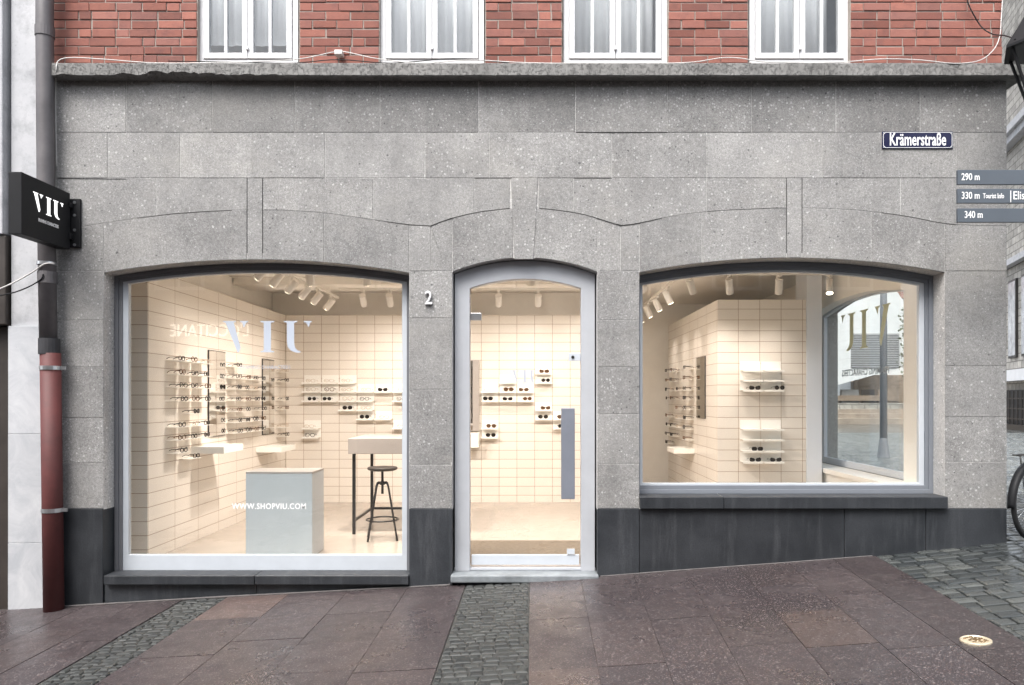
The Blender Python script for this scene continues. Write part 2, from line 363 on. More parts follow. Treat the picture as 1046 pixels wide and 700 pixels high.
def ring(mb, A, B, d0, d1, fn=mapx, tint=(1, 0, 0), mi=0, bottom=True):
    a, b = A.outline(), B.outline(); n = len(a); v = []
    for (u, z) in a: v += [fn(u, d0, z), fn(u, d1, z)]
    for (u, z) in b: v += [fn(u, d0, z), fn(u, d1, z)]
    f = []
    for i in range(n if bottom else n - 1):
        j = (i + 1) % n; A0, A1, A2, A3 = 2 * i, 2 * i + 1, 2 * j, 2 * j + 1; o = 2 * n
        f += [(A0, A2, o + A2, o + A0), (A1, o + A1, o + A3, A3), (o + A0, o + A2, o + A3, o + A1), (A0, A1, A3, A2)]
    mb.add(v, f, tint, mi)
def pane(mb, A, d, th=.006, fn=mapx):
    o = A.outline(); mb.prism([(u, z) for u, z in o], d, d + th, fn)
def arched_wall(mb, ops, u0, u1, z0, z1, d0, d1, fn=mapx, tint=(1, 0, 0)):
    us = [u0]
    for A in ops: us += [A.x0, A.x1]
    us.append(u1)
    def bx(a, b, c, d):
        p = [fn(u, dd, z) for z in (c, d) for dd in (d0, d1) for u in (a, b)]
        mb.add(p, [(0, 2, 3, 1), (4, 5, 7, 6), (0, 1, 5, 4), (2, 6, 7, 3), (0, 4, 6, 2), (1, 3, 7, 5)], tint)
    for i in range(0, len(us) - 1, 2): bx(us[i], us[i + 1], z0, z1)
    for A in ops:
        if A.zb > z0: bx(A.x0, A.x1, z0, A.zb)
        n = 32; v = []
        for i in range(n + 1):
            u = A.x0 + (A.x1 - A.x0) * i / n; z = A.z(u)
            v += [fn(u, d0, z), fn(u, d1, z), fn(u, d0, z1), fn(u, d1, z1)]
        f = []
        for i in range(n):
            a, b = 4 * i, 4 * i + 4
            f += [(a, b, b + 2, a + 2), (a + 1, a + 3, b + 3, b + 1), (a, a + 1, b + 1, b), (a + 2, b + 2, b + 3, a + 3)]
        mb.add(v, f, tint)

OL = Arch(wx(106), wx(418), .022, wz(279), wz(265.5))
OD = Arch(wx(462), wx(610), -.05, wz(278), wz(263.5))
OR_ = Arch(wx(653), wx(965), .715, wz(278.5), wz(263.5))
OS = Arch(.95, 3.55, .715, 2.74, 2.87)                   # side window
PL_TOP = wz(519.5)

# ------------------------------------------------------------------ the shop building
shop = tag(empty('shop_building'), 'grey stone shop building with three arched openings and red brick upper storey', 'building')

def stones():
    mb = MB(); gap = .0016; e = .0022
    def stone(x0, x1, top, bot, tone=None, dens=None, dark=None, n=None, gap=gap):
        tf = top if callable(top) else (lambda x, c=top: c); bf = bot if callable(bot) else (lambda x, c=bot: c)
        n = n or (1 if not callable(top) and not callable(bot) else max(4, int((x1 - x0) / .06)))
        yf = -.002 + random.uniform(-.0018, .0018)
        tn = (random.uniform(.96, 1.07) if tone is None else tone, random.uniform(.05, .3) if dens is None else dens, random.random())
        def lp(e_): return [x0 + gap + e_ + (x1 - x0 - 2 * gap - 2 * e_) * i / n for i in range(n + 1)]
        xo, xi = lp(0), lp(e)
        O_t = [(x, .004, tf(x) - gap) for x in xo]; O_b = [(x, .004, bf(x) + gap) for x in xo]
        I_t = [(x, yf, tf(x) - gap - e) for x in xi]; I_b = [(x, yf, bf(x) + gap + e) for x in xi]
        N = n + 1; v = O_t + O_b + I_t + I_b; f = []
        for i in range(n):
            f += [(2 * N + i, 3 * N + i, 3 * N + i + 1, 2 * N + i + 1), (i, 2 * N + i, 2 * N + i + 1, i + 1), (N + i, N + i + 1, 3 * N + i + 1, 3 * N + i)]
        f += [(0, N, 3 * N, 2 * N), (n, 2 * N + n, 3 * N + n, N + n)]
        mb.add(v, f, tn)
    def row(pxs, ty, by, **k):
        for a, b in zip(pxs[:-1], pxs[1:]): stone(wx(a), wx(b), ty if callable(ty) else wz(ty), by if callable(by) else wz(by), **k)
    XL, XR = 57.0, 1028.0
    A = [XL, 129, 217, 301, 388, 489, 588, 682, 768, 854, 940, XR]
    for i, (a, b) in enumerate(zip(A[:-1], A[1:])):
        stone(wx(a), wx(b), 4.38, wz(135.5), tone=1.12 if i == 0 else random.uniform(.78, .90), dens=.15 if i == 0 else random.uniform(.55, 1.0))
    B = [XL, 110, 184, 258, 332, 434, 500, 625, 722, 840, 977, XR]
    for i, (a, b) in enumerate(zip(B[:-1], B[1:])):
        stone(wx(a), wx(b), wz(135.5), wz(182), tone=random.uniform(1.0, 1.16) if i < 10 else .92, dens=random.uniform(.03, .28))
    def curve(pts):
        xs = [wx(p[0]) for p in pts]; zs = [wz(p[1]) for p in pts]
        return lambda x: float(np.interp(x, xs, zs))
    ext = curve([(57, 236), (83, 232), (110, 227.5), (140, 223), (178, 218.5), (210, 216.3), (237, 215), (252, 214.7), (268, 214.7), (291, 215), (330, 217.5), (370, 223), (400, 227.5), (420, 230), (440, 231),
                 (450, 227), (460, 223.5), (478, 219), (494, 216), (521, 213), (551, 213), (566, 214.5), (581, 216.5), (595, 219), (608, 222.5), (622, 227), (634, 230.6),
                 (648, 229), (665, 225.5), (681, 222), (697, 219.5), (714, 217.3), (741, 215), (789, 213), (803, 212.7), (819, 212.7), (850, 213.5), (880, 215.3), (901, 217.6), (919, 220), (935, 222.7), (955, 227), (976, 230), (1000, 231), (1028, 231)])
    # spandrel stones between the course line and the extrados
    for a, b in ((XL, 160), (160, 252.4), (268.5, 381), (381, 484), (484, 521), (550, 586), (586, 722), (722, 803.3), (819.3, 920), (920, XR)):
        stone(wx(a), wx(b), wz(182), ext, tone=random.uniform(.98, 1.12), dens=random.uniform(.05, .3))
    spr = wz(277)
    def under(x):
        for O in (OL, OD, OR_):
            if O.x0 - 1e-4 <= x <= O.x1 + 1e-4: return O.z(x)
        return spr
    arc = lambda a, b, **k: stone(wx(a), wx(b), ext, lambda x: under(min(max(x, wx(a) + .001), wx(b) - .001)), **k)
    arc(106, 252.4); arc(268.5, 331); arc(331, 418)
    arc(462, 524); arc(546.5, 610)
    arc(653, 717); arc(717, 803.3); arc(819.3, 890); arc(890, 965)
    for a, b in ((XL, 106), (418, 440), (440, 462), (610, 634), (634, 653), (965, XR)): stone(wx(a), wx(b), ext, spr, dens=.25)
    # keystones, a little longer than their neighbours
    for a, b, O in ((252.4, 268.5, OL), (803.3, 819.3, OR_)):
        stone(wx(a), wx(b), wz(182), (lambda x, O=O: O.z(x)), tone=1.08, dens=.2, n=6, gap=.0032)
    P = [(wx(521.8), wz(182.3)), (wx(549.5), wz(182.3)), (wx(545), OD.z(wx(545)) - .012), (wx(525.6), OD.z(wx(525.6)) - .012)]
    cxk, czk = sum(p_[0] for p_ in P) / 4, sum(p_[1] for p_ in P) / 4
    v = [(x, .004, z) for x, z in P] + [(x, -.005, z) for x, z in P] + [(cxk + (x - cxk) * .97, -.008, czk + (z - czk) * .994) for x, z in P]
    mb.add(v, [(8, 9, 10, 11)] + [(i + 4 * k, (i + 1) % 4 + 4 * k, (i + 1) % 4 + 4 + 4 * k, i + 4 + 4 * k) for k in (0, 1) for i in range(4)], (1.08, .2, .37))
    # piers
    for (a, b), ys in (((XL, 106), (277, 327, 375, 427, 473, 519.5)), ((418, 462), (277, 325, 398, 475, 519.5)), ((610, 653), (277, 327, 375, 423, 474, 519.5)), ((965, XR), (277, 374, 426, 472, 519.5))):
        for i, (t_, u_) in enumerate(zip(ys[:-1], ys[1:])):
            stone(wx(a), wx(b), wz(t_), wz(u_), tone=random.uniform(.88, 1.04), dens=random.uniform(.2, .95))
    # side wall facing the square
    mb2 = MB()
    z = PL_TOP; k = 0
    while z < 4.3:
        h = .41 if z < 3.9 else 4.38 - z
        y = .0
        while y < 8:
            l = random.uniform(.6, 1.0) if y > 0 else (.45 if k % 2 else .75)
            y2 = min(y + l, 8.0)
            if not (y < OS.x1 and y2 > OS.x0 and z < OS.zc and z + h > OS.zb):
                mb2.box(XW - .008, XW + .002, y + gap, y2 - gap, z + gap, min(z + h, 4.38) - gap, (random.uniform(.85, 1.1), random.uniform(.2, .7), random.random()))
            y = y2
        z += h; k += 1
    mb.v += []; o = len(mb.v); mb.v += mb2.v; mb.f += [tuple(i + o for i in f) for f in mb2.f]; mb.t += mb2.t; mb.m += mb2.m
    return mb
stones().build('stone_facing', STONE, shop)
JOINT = simple('dark_open_joint', (.035, .034, .033), .95, bs=.2)
for px in (252.4, 268.5, 803.3, 819.3):
    jb = MB(); jb.box(wx(px) - .003, wx(px) + .003, -.0002, .0018, OL.z(-3) + .08 if px < 300 else OL.z(-3) + .08, wz(182)); jb.build('open_joint', JOINT, shop)
def crack(pts, w_=.0032):
    P = [(wx(a), wz(b)) for a, b in pts]; v = []
    for i, (x, z) in enumerate(P):
        k = w_ * (.35 if i in (0, len(P) - 1) else 1); v += [(x, -.0045, z - k), (x, -.0045, z + k), (x, .001, z + k), (x, .001, z - k)]
    jb = MB(); jb.add(v, [(4 * i + a, 4 * i + b, 4 * i + 4 + b, 4 * i + 4 + a) for i in range(len(P) - 1) for a, b in ((0, 1), (1, 2), (3, 0))]); jb.build('open_joint', JOINT, shop)
crack([(140, 223), (178, 218.5), (210, 216.3), (237, 215)]); crack([(395, 226.6), (420, 230), (440, 231), (450, 227), (460, 223.5), (478, 219), (494, 216), (521, 213)])
crack([(551, 213), (566, 214.5), (581, 216.5), (595, 219), (608, 222.5), (622, 227), (634, 230.6), (648, 229), (665, 225.5), (676, 223)]); crack([(901, 217.6), (919, 220), (935, 222.7), (955, 227), (976, 230)], .0022)
crack([(588, 135.4), (620, 135.8), (682, 135.4)], .0022); crack([(485, 182.2), (523, 182), ], .0022); crack([(586, 182), (625, 182.2)], .0024); crack([(129, 183), (60, 182.4)], .0022)
crack([(440, 231), (443, 240), (447, 252), (452, 264)], .0018)
core = MB()
arched_wall(core, [OL, OD, OR_], wx(57), XW - .01, PL_TOP - .01, 4.38, .0022, .2, tint=(1.9, .1, .4))
arched_wall(core, [OS], .201, 8, PL_TOP - .01, 4.38, .008, .26, mapside, tint=(1.1, .3, .4))
core.build('wall_core', STONE, shop)
# plinth of dark basalt: blocks that follow the rising street
pb = MB()
def pblock(a, b, top, y0=-.012):
    pb.box(wx(a) + .002, wx(b) - .002, y0 + random.uniform(-.003, .003), .2, g(wx(a)) - .35, top, (random.uniform(.85, 1.15), 0, 0))
for a, b in ((57, 106), (418, 462)): pblock(a, b, PL_TOP)
for a, b in ((106, 262), (262, 418)): pblock(a, b, -.052, .004)
for a, b in ((610, 653), (653, 862), (862, 945), (945, 1028)): pblock(a, b, PL_TOP if b <= 653 or b == 1028 else PL_TOP - .001)
pblock(462, 610, -.05, .03)
pb.box(XW - .2, XW + .01, .205, 8, -.1, PL_TOP, (1, 0, 0))
pb.build('plinth', PLINTH, shop, bevel=.004)
# cornice with its broken left part
cb = MB(); n = 220; prof = []
random.seed(21)
xa, xb_ = wx(57), XW + .13
for i in range(n + 1):
    x = xa + (xb_ - xa) * i / n; px = CX + x * 118.2
    brk = 0
    if 60 < px < 285: brk = .7 * max(0, .012 + .013 * math.sin(px * .045) + .006 * math.sin(px * .21) + random.uniform(-.009, .009)) * (1.25 if 120 < px < 270 else .45)
    nz = random.uniform(-.0025, .0025)
    prof.append([(x, .02, 4.475), (x, -.11, 4.482), (x, -.122 + nz, 4.474 + nz), (x, -.122 + nz * 1.5, 4.374 + brk * 1.3), (x, -.112 + brk * 1.2, 4.366 + brk + nz), (x, -.02, 4.372), (x, .02, 4.372)])
m = len(prof[0]); v = [p for q in prof for p in q]; f = []
for i in range(n):
    for j in range(m - 1): f.append((i * m + j, (i + 1) * m + j, (i + 1) * m + j + 1, i * m + j + 1))
f += [tuple(range(m)), tuple(n * m + j for j in range(m - 1, -1, -1))]
cb.add(v, f)
cb.box(XW - .02, XW + .12, .021, 8, 4.372, 4.478)
cb.build('cornice', CORN, shop)
# door step, window sills
sb = MB(); sb.box(wx(461), wx(611), -.075, .17, -.03, .038); sb.build('door_step', STEP, shop, bevel=.012)
tb_ = MB(); tb_.box(wx(109), wx(262) - .002, -.05, .158, -.05, .030); tb_.box(wx(262) + .002, wx(418), -.05, .158, -.05, .030); tb_.build('window_sill', PLINTH, shop, bevel=.006)
tb_ = MB(); tb_.box(wx(653), wx(738) - .002, -.055, .178, PL_TOP + .004, .719); tb_.box(wx(738) + .002, wx(965), -.055, .178, PL_TOP + .004, .719); tb_.build('window_sill', PLINTH, shop, bevel=.006)
tb_ = MB(); tb_.box(XW - .16, XW + .05, OS.x0, OS.x1, PL_TOP + .004, .712); tb_.build('window_sill', PLINTH, shop, bevel=.006)

# ---- lettering
def glyph_polys():
    V = [[(0, 1), (.40, 1), (.40, .965), (.335, .95), (.56, .14), (.50, 0), (.46, 0), (.075, .95), (0, .965)], [(.54, 1), (.80, 1), (.80, .965), (.74, .95), (.67, .80), (.65, .80), (.61, .95), (.54, .965)]]
    I = [[(0, 1), (.44, 1), (.44, .965), (.335, .945), (.335, .055), (.44, .035), (.44, 0), (0, 0), (0, .035), (.105, .055), (.105, .945), (0, .965)]]
    U = [[(0, 1), (.44, 1), (.44, .965), (.335, .945), (.335, .30), (.36, .16), (.43, .07), (.54, .03), (.54, -.01), (.40, -.01), (.24, .05), (.14, .16), (.105, .32), (.105, .945), (0, .965)],
         [(.64, 1), (.90, 1), (.90, .965), (.84, .95), (.81, .80), (.79, .80), (.72, .95), (.64, .965)]]
    return V, I, U
def viu(mb, u0, z0, h, d0, d1, fn=mapx, sp=(0, 1.19, 1.93), sx=1.0, mirror=False):
    for G, off in zip(glyph_polys(), sp):
        for P in G:
            poly = [(u0 + (off + x) * h * sx, z0 + y * h) for x, y in P]
            mb.prism(poly, d0, d1, fn)
def text_into(mb, s, u0, z0, size, d0, d1, fn=mapx, sx=1.0, center=False, bold=0.0, spacing=1.0):
    cu = bpy.data.curves.new('t', 'FONT'); cu.body = s; cu.size = size; cu.offset = bold; cu.space_character = spacing; cu.resolution_u = 3; cu.fill_mode = 'FRONT'
    if center: cu.align_x = 'CENTER'
    ob = bpy.data.objects.new('t', cu); COL.objects.link(ob)
    dg = bpy.context.evaluated_depsgraph_get(); me = bpy.data.meshes.new_from_object(ob.evaluated_get(dg))
    vs_ = [v.co.copy() for v in me.vertices]; fs = [tuple(p.vertices) for p in me.polygons]
    n = len(vs_); edges = {}
    for f_ in fs:
        for i in range(len(f_)):
            a, b = f_[i], f_[(i + 1) % len(f_)]; edges[(a, b)] = 1
    out = [fn(u0 + v.x * sx, d0, z0 + v.y) for v in vs_] + [fn(u0 + v.x * sx, d1, z0 + v.y) for v in vs_]
    ff = list(fs) + [tuple(i + n for i in reversed(f_)) for f_ in fs]
    for (a, b) in edges:
        if (b, a) not in edges: ff.append((b, a, a + n, b + n))
    mb.add(out, ff)
    bpy.data.objects.remove(ob); bpy.data.meshes.remove(me); bpy.data.curves.remove(cu)

# ---- shop window, left of the door
YF = .16
def shop_window(O, outer, inner, d, bottom, fn=mapx, ow=(.07, .05, .062), iw=(.05, .045, .024), om=ALU, im=WHITE, name='shop_window'):
    w = empty(name); w.parent = shop
    A1 = O.inset(ow[0], ow[1], ow[2], ow[3] if len(ow) > 3 else .0); A2 = A1.inset(iw[0], iw[1], iw[2], bottom)
    o4 = ow if len(ow) > 3 else (*ow, 0); Am = O.inset(*[k * .52 for k in o4])
    mb = MB(); ring(mb, O.inset(.001, .001, .001, .001), Am, d, d + .07, fn, bottom=(len(ow) > 3)); mb.build('outer_frame', om, w, bevel=.004)
    mb = MB(); ring(mb, Am, A1, d + .011, d + .068, fn, bottom=(len(ow) > 3)); mb.build('middle_frame', om, w, bevel=.003)
    mb = MB(); ring(mb, A1, A2, d + .019, d + .066, fn); 
    mb.build('inner_frame', im, w, bevel=.003)
    mb = MB(); pane(mb, A2.inset(-.008, -.008, -.008, -.008), d + .034, fn=fn); mb.build('glass_pane', GLASS, w)
    return w, A2
wl, AL = shop_window(OL, 0, 0, YF, .142)
yl = YF + .0335
mb = MB(); h = 32 * (D + yl) / F; viu(mb, wx(228, yl), wz(360, yl), h, yl - .0015, yl - .0004)
mb.build('lettering', VINYL, wl)
mb = MB(); text_into(mb, 'FRAMING CHARACTERS', wx(271, yl), wz(377, yl), .046, yl - .0015, yl - .0004, center=True, sx=.92)
mb.build('small_lettering', VINYL, wl)
mb = MB(); text_into(mb, 'WWW.SHOPVIU.COM', wx(237, yl), wz(520, yl), .0725, yl - .0015, yl - .0004, sx=.86, bold=.0012, spacing=1.12)
mb.build('web_address', LETTER, wl)
wr, AR = shop_window(OR_, 0, 0, YF + .02, .02, ow=(.035, .075, .07, .075), iw=(.025, .045, .022), om=ALUL)
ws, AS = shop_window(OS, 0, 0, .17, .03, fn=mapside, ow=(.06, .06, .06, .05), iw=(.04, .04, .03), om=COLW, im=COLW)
# letters on the outer face of the side pane (read from the square, so reversed from indoors)
dS = .17 + .0335
mb = MB(); viu(mb, 1.68, 2.18, .46, dS - .0015, dS - .0004, mapside); mb.build('lettering', GOLDV, ws)
mb = MB(); text_into(mb, 'FRAMING CHARACTERS', 2.33, 1.86, .115, dS - .0015, dS - .0004, mapside, center=True, bold=.002); mb.build('small_lettering', VINYL, ws)

# ---- door
dr = empty('shop_door'); dr.parent = shop
jw = 17.5 / 113
A1 = OD.inset(.012, .012, .008, .09); A2 = A1.inset(.135, .125, .165, .0)
A2.zs = wz(296, YF); A2.zc = wz(286.5, YF)
mb = MB(); ring(mb, A1, A2, .09, .19, bottom=False); mb.build('door_frame', DOORF, dr, bevel=.005)
mb = MB(); ring(mb, OD.inset(.0005, .0005, .0005, .09), A1, .13, .185, bottom=False); mb.build('seal', BLACK, dr)
mb = MB(); mb.box(OD.x0 + .005, OD.x1 - .005, .1, .2, .039, .064); mb.build('threshold', DOORF, dr, bevel=.004)
G = Arch(A2.x0 + .006, A2.x1 - .006, .17, A2.zs - .004, A2.zc - .004)
mb = MB(); pane(mb, G, .135, .01); mb.build('glass_leaf', GLASS, dr)
mb = MB(); mb.box(A2.x0 + .012, A2.x1 - .012, .122, .152, .085, .176); mb.build('bottom_rail', WHITE, dr, bevel=.003)
xh0, xh1 = wx(573, .1), wx(587, .1)
mb = MB(); mb.box(xh0, xh1, .055, .085, wz(510, .07), wz(417, .07))
mb.build('handle', BLUEG, dr, bevel=.005)
for z in (wz(432, .07), wz(495, .07)):
    mb = MB(); mb.tube([((xh0 + xh1) / 2, .084, z), ((xh0 + xh1) / 2, .134, z)], .011, 10); mb.build('handle_mount', CHROME, dr)
mb = MB(); mb.box(A2.x0 + .002, wx(492, .13), .118, .134, wz(327.5, .13), wz(320, .13)); mb.build('hinge', CHROME, dr, bevel=.002)
mb = MB(); mb.box(wx(579, .13), wx(587, .13), .112, .121, wz(566, .13), wz(560.5, .13)); mb.build('pivot_plate', WHITE, dr, bevel=.002)
lk = MB(); lk.box(wx(580.5, .13), A2.x1 - .001, .116, .134, wz(369, .13), wz(361, .13)); lko = lk.build('lock', WHITE, dr, bevel=.003)
mb = MB(); mb.tube([(wx(585, .13), .117, wz(365, .13)), (wx(585, .13), .109, wz(365, .13))], .014, 14); mb.build('lock_cylinder', DKMET, dr)
mb = MB(); viu(mb, wx(523, .13), wz(391, .13), 13 * (D + .13) / F, .1335, .1346, sx=.72); mb.build('lettering', VINYL, dr)

# ------------------------------------------------------------------ upper storey
BY = .03
UW = [(202, 305), (388, 495), (575, 682), (765, 868)]
UZ0, UZ1 = wz(62.5, BY), 6.35
def brickwork():
    mb = MB(); rs = random.Random(5)
    wins = [(wx(a, BY) - .006, wx(b, BY) + .006) for a, b in UW]
    z = 4.462; k = 0; x0, x1 = wx(53, BY), XW - .015
    spans = []
    ch = .0775
    while z < 7.25:
        segs = [(x0, x1)]
        if z + ch > UZ0 and z < UZ1 - .01:
            segs = []; c = x0
            for a, b in wins: segs.append((c, a)); c = b
            segs.append((c, x1))
        for a, b in segs:
            x = a; first = True
            while x < b - .01:
                l = rs.choice((.235, .235, .115, .215)) if not first else (.115 if k % 2 else .235)
                if x + l > b - .06: l = b - x
                first = False
                j = lambda s_: rs.uniform(-s_, s_)
                X0, X1, Z0, Z1 = x + .0048 + j(.003), x + l - .0048 + j(.003), z + .0048 + j(.003), z + ch - .0048 + j(.003)
                dy = j(.004); c_ = .0025
                tn = (rs.uniform(.8, 1.2), rs.random(), rs.random() ** 2)
                p = [(X0, BY + .02, Z0), (X1, BY + .02, Z0), (X1, BY + .02, Z1), (X0, BY + .02, Z1),
                     (X0, BY + dy + c_, Z0), (X1, BY + dy + c_, Z0), (X1, BY + dy + c_, Z1), (X0, BY + dy + c_, Z1),
                     (X0 + c_ + abs(j(.003)), BY + dy, Z0 + c_ + abs(j(.003))), (X1 - c_ - abs(j(.003)), BY + dy, Z0 + c_ + abs(j(.003))), (X1 - c_ - abs(j(.003)), BY + dy, Z1 - c_ - abs(j(.003))), (X0 + c_ + abs(j(.003)), BY + dy, Z1 - c_ - abs(j(.003)))]
                f = [(8, 9, 10, 11)]
                for i in range(4):
                    i2 = (i + 1) % 4; f += [(i, i2, i2 + 4, i + 4), (i + 4, i2 + 4, i2 + 8, i + 8)]
                mb.add(p, f, tn); x += l
        z += ch; k += 1
    # side wall facing the square
    z = 4.48; k = 0
    while z < 7.2:
        y = BY + .02
        while y < 8:
            l = .235 if (k + int(y * 8)) % 3 else .115
            mb.box(XW - .03, XW - .012, y + .005, min(y + l - .005, 8), z + .005, z + ch - .005, (rs.uniform(.8, 1.2), rs.random(), rs.random() ** 2)); y += l
        z += ch; k += 1
    return mb
brickwork().build('brick_facing', BRICK, shop)
wins = [Arch(wx(a, BY) - .004, wx(b, BY) + .004, UZ0 - .01, UZ1, UZ1 + .001) for a, b in UW]
mb = MB(); arched_wall(mb, wins, wx(53, BY), XW - .03, 4.40, 7.25, BY + .0075, .34); mb.box(XW - .3, XW - .021, .35, 8, 4.40, 7.25); mb.box(wx(53), XW - .31, 7.8, 8, .03, 7.25); mb.build('mortar_backing', MORTAR, shop)
mb = MB(); mb.box(wx(50), XW + .25, -.3, 8.2, 7.26, 7.42); mb.build('roof', CORN, shop)
mb = MB(); mb.box(wx(53) + .02, XW - .32, .36, 7.7, 4.36, 4.42); mb.box(wx(53) + .02, XW - .32, 2.6, 2.7, 4.43, 7.2); mb.box(wx(53) + .02, XW - .32, .36, 2.6, 6.9, 7.0)
mb.build('upper_room', ROOMW, shop)
for i, (a, b) in enumerate(UW):
    w = empty('upper_window'); w.parent = shop
    y = BY + .05; x0, x1 = wx(a, y) + .004, wx(b, y) - .004; z0, z1 = UZ0 - .008, UZ1 - .005
    xm = (x0 + x1) / 2; fw = .05
    mb = MB(); mb.box(x0, x0 + fw, y, y + .07, z0, z1); mb.box(x1 - fw, x1, y, y + .07, z0, z1)
    mb.box(x0 + fw, x1 - fw, y, y + .07, z0, z0 + .045); mb.box(x0 + fw, x1 - fw, y, y + .07, z1 - .05, z1)
    mb.build('frame', WHITEW, w, bevel=.005)
    gl = MB()
    for s0, s1 in ((x0 + fw + .003, xm - .002), (xm + .002, x1 - fw - .003)):
        mb = MB(); zb, zt = z0 + .05, z1 - .055; r = .048; yy = y - .012
        mb.box(s0, s0 + r, yy, yy + .05, zb, zt); mb.box(s1 - r, s1, yy, yy + .05, zb, zt)
        mb.box(s0 + r, s1 - r, yy, yy + .05, zb, zb + .05); mb.box(s0 + r, s1 - r, yy, yy + .05, zt - .05, zt)
        c = (s0 + s1) / 2; mb.box(c - .014, c + .014, yy + .004, yy + .044, zb + .05, zt - .05)
        mb.build('casement', WHITEW, w, bevel=.004)
        gl.box(s0 + r - .004, c - .012, yy + .02, yy + .024, zb + .046, zt - .046); gl.box(c + .012, s1 - r + .004, yy + .02, yy + .024, zb + .046, zt - .046)
    gl.build('glass_pane', GLASSU, w)
    mb = MB(); mb.box(xm - .012, xm + .012, y - .032, y - .013, z0 + .12, z0 + .15); mb.build('window_knob', WHITEW, w, bevel=.003)
    mb = MB(); mb.box(x0 - .002, x1 + .002, y - .045, y - .001, z0 - .03, z0 - .004); mb.build('sill', WHITEW, w, bevel=.004)
    # curtains
    cu = MB()
    rng = {0: [(x0 + .05, x1 - .05, .15)], 1: [(x0 + .05, x1 - .05, -.02)], 2: [(x0 + .05, x1 - .05, .0)], 3: [(x0 + .05, x1 - .05, .0)]}[i]
    yc = {0: .13, 1: .20, 2: .55, 3: .45}[i]
    for (c0, c1, lift) in rng:
        n = int((c1 - c0) / .012); v = []
        for k in range(n + 1):
            x = c0 + (c1 - c0) * k / n; yy = yc + .007 * math.sin(x * 41 + 1.3 * math.sin(x * 17)) + .004 * math.sin(x * 93)
            v += [(x, yy, z0 + .04 + lift), (x, yy, z1)]
        cu.add(v, [(2 * k, 2 * k + 2, 2 * k + 3, 2 * k + 1) for k in range(n)])
    if rng:
        cur = cu.build('curtain', CURT, w, smooth=True); sol = cur.modifiers.new('thickness', 'SOLIDIFY'); sol.thickness = .002

# ------------------------------------------------------------------ shop interior shell
FZ = .03; CZ = 3.2
mb = MB(); mb.box(-4.02, XW - .27, .2, 6.4, -.12, FZ); mb.build('interior_floor', FLOOR, shop)
mb = MB(); mb.box(-4.02, XW - .27, .2, 6.6, CZ, CZ + .12); mb.build('ceiling', CEIL, shop)
mb = MB()
arched_wall(mb, [OL.inset(-.03, -.03, -.02, 0), OD.inset(-.03, -.03, -.02, .08), OR_.inset(-.03, -.03, -.02, 0)], -4.0, XW - .262, FZ + .001, CZ - .001, .2015, .36)
arched_wall(mb, [OS.inset(.05, .045, .075, 0)], .361, 6.4, FZ + .001, CZ - .001, .262, .40, mapside)
mb.box(-4.05, -3.98, .361, 4.9, FZ + .001, CZ - .001); mb.box(-3.97, 1.45, 4.85, 4.95, FZ + .001, CZ - .001); mb.box(1.46, 1.54, 4.5, 6.3, FZ + .001, CZ - .001)
mb.box(1.545, 3.78, 6.2, 6.3, FZ + .001, CZ - .001)
mb.box(-3.97, 1.45, 3.35, 3.9, CZ - .10, CZ - .001)
mb.build('interior_wall', PLAIN, shop)
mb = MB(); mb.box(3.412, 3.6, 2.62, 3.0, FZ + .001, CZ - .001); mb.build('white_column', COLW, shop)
TT = 2.82
mb = MB(); mb.box(-3.85, -3.652, .552, 4.7, FZ + .001, TT); mb.build('tiled_wall', TILE_Y, shop)
mb = MB(); mb.box(-3.648, 1.455, 4.5, 4.7, FZ + .001, TT); mb.build('tiled_wall', TILE_X, shop)
mb = MB(); mb.box(-3.97, -3.653, .54, .551, FZ + .001, TT); mb.build('tiled_return', TILE_X, shop)
BX0, BX1, BYF = 2.315, 3.41, 2.64
TILE_B = m_tile('cream_tiles_block', 'x', TW, TH, wx(754.2, BYF), 1.611)
mb = MB(); mb.box(BX0 + .002, BX1, BYF, BYF + .02, FZ + .001, 2.80); mb.build('tiled_block', TILE_B, shop)
mb = MB(); mb.box(BX0, BX1, BYF + .021, 5.9, FZ + .001, 2.80); mb.build('tiled_block', TILE_Y, shop)
# window bench beneath the side window
mb = MB(); mb.box(3.62, XW - .26, .42, 3.5, .66, .714); mb.box(3.66, XW - .42, .44, 3.48, FZ + .001, .659); mb.build('window_bench', SHELF, shop, bevel=.004)

# ------------------------------------------------------------------ furniture
s = 105.0; yp = F / s - D
xp0, xp1, zt = (251 - CX) / s, (319 - CX) / s, EYE + (CY - 482) / s
p = empty('display_plinth', ((xp0 + xp1) / 2, yp + .2, FZ)); tag(p, 'pale blue white display plinth standing behind the left shop window', 'plinth')
mb = MB(); mb.box(xp0, xp1, yp, yp + .4, FZ + .002, zt - .022); mb.build('body', SPINE, p, bevel=.003)
mb = MB(); mb.box(xp0 - .001, xp1 + .001, yp - .001, yp + .401, zt - .02, zt); mb.build('top', TOPW, p, bevel=.003)

t0x, t0y, t1y = -2.03, 1.9, 2.85; t1x = -.98; ztop = 1.094 + .03
tb = tag(empty('bar_table', ((t0x + t1x) / 2, 2.4, FZ)), 'tall cream topped table on thin dark legs beside the stool', 'table')
mb = MB(); mb.box(t0x - .04, t1x, t0y - .03, t1y + .03, ztop - .175, ztop); mb.build('tabletop', TOPW, tb, bevel=.004)
for x in (t0x, t1x - .05):
    for y in (t0y, t1y):
        mb = MB(); mb.box(x, x + .034, y, y + .034, FZ + .001, ztop - .176); mb.build('leg', DKMET, tb, bevel=.003)
mb = MB(); mb.box(t0x + .005, t0x + .029, t0y + .035, t1y - .001, FZ + .14, FZ + .17); mb.box(t0x + .035, t1x - .052, t1y + .005, t1y + .029, FZ + .14, FZ + .17); mb.build('stretcher', DKMET, tb, bevel=.002)

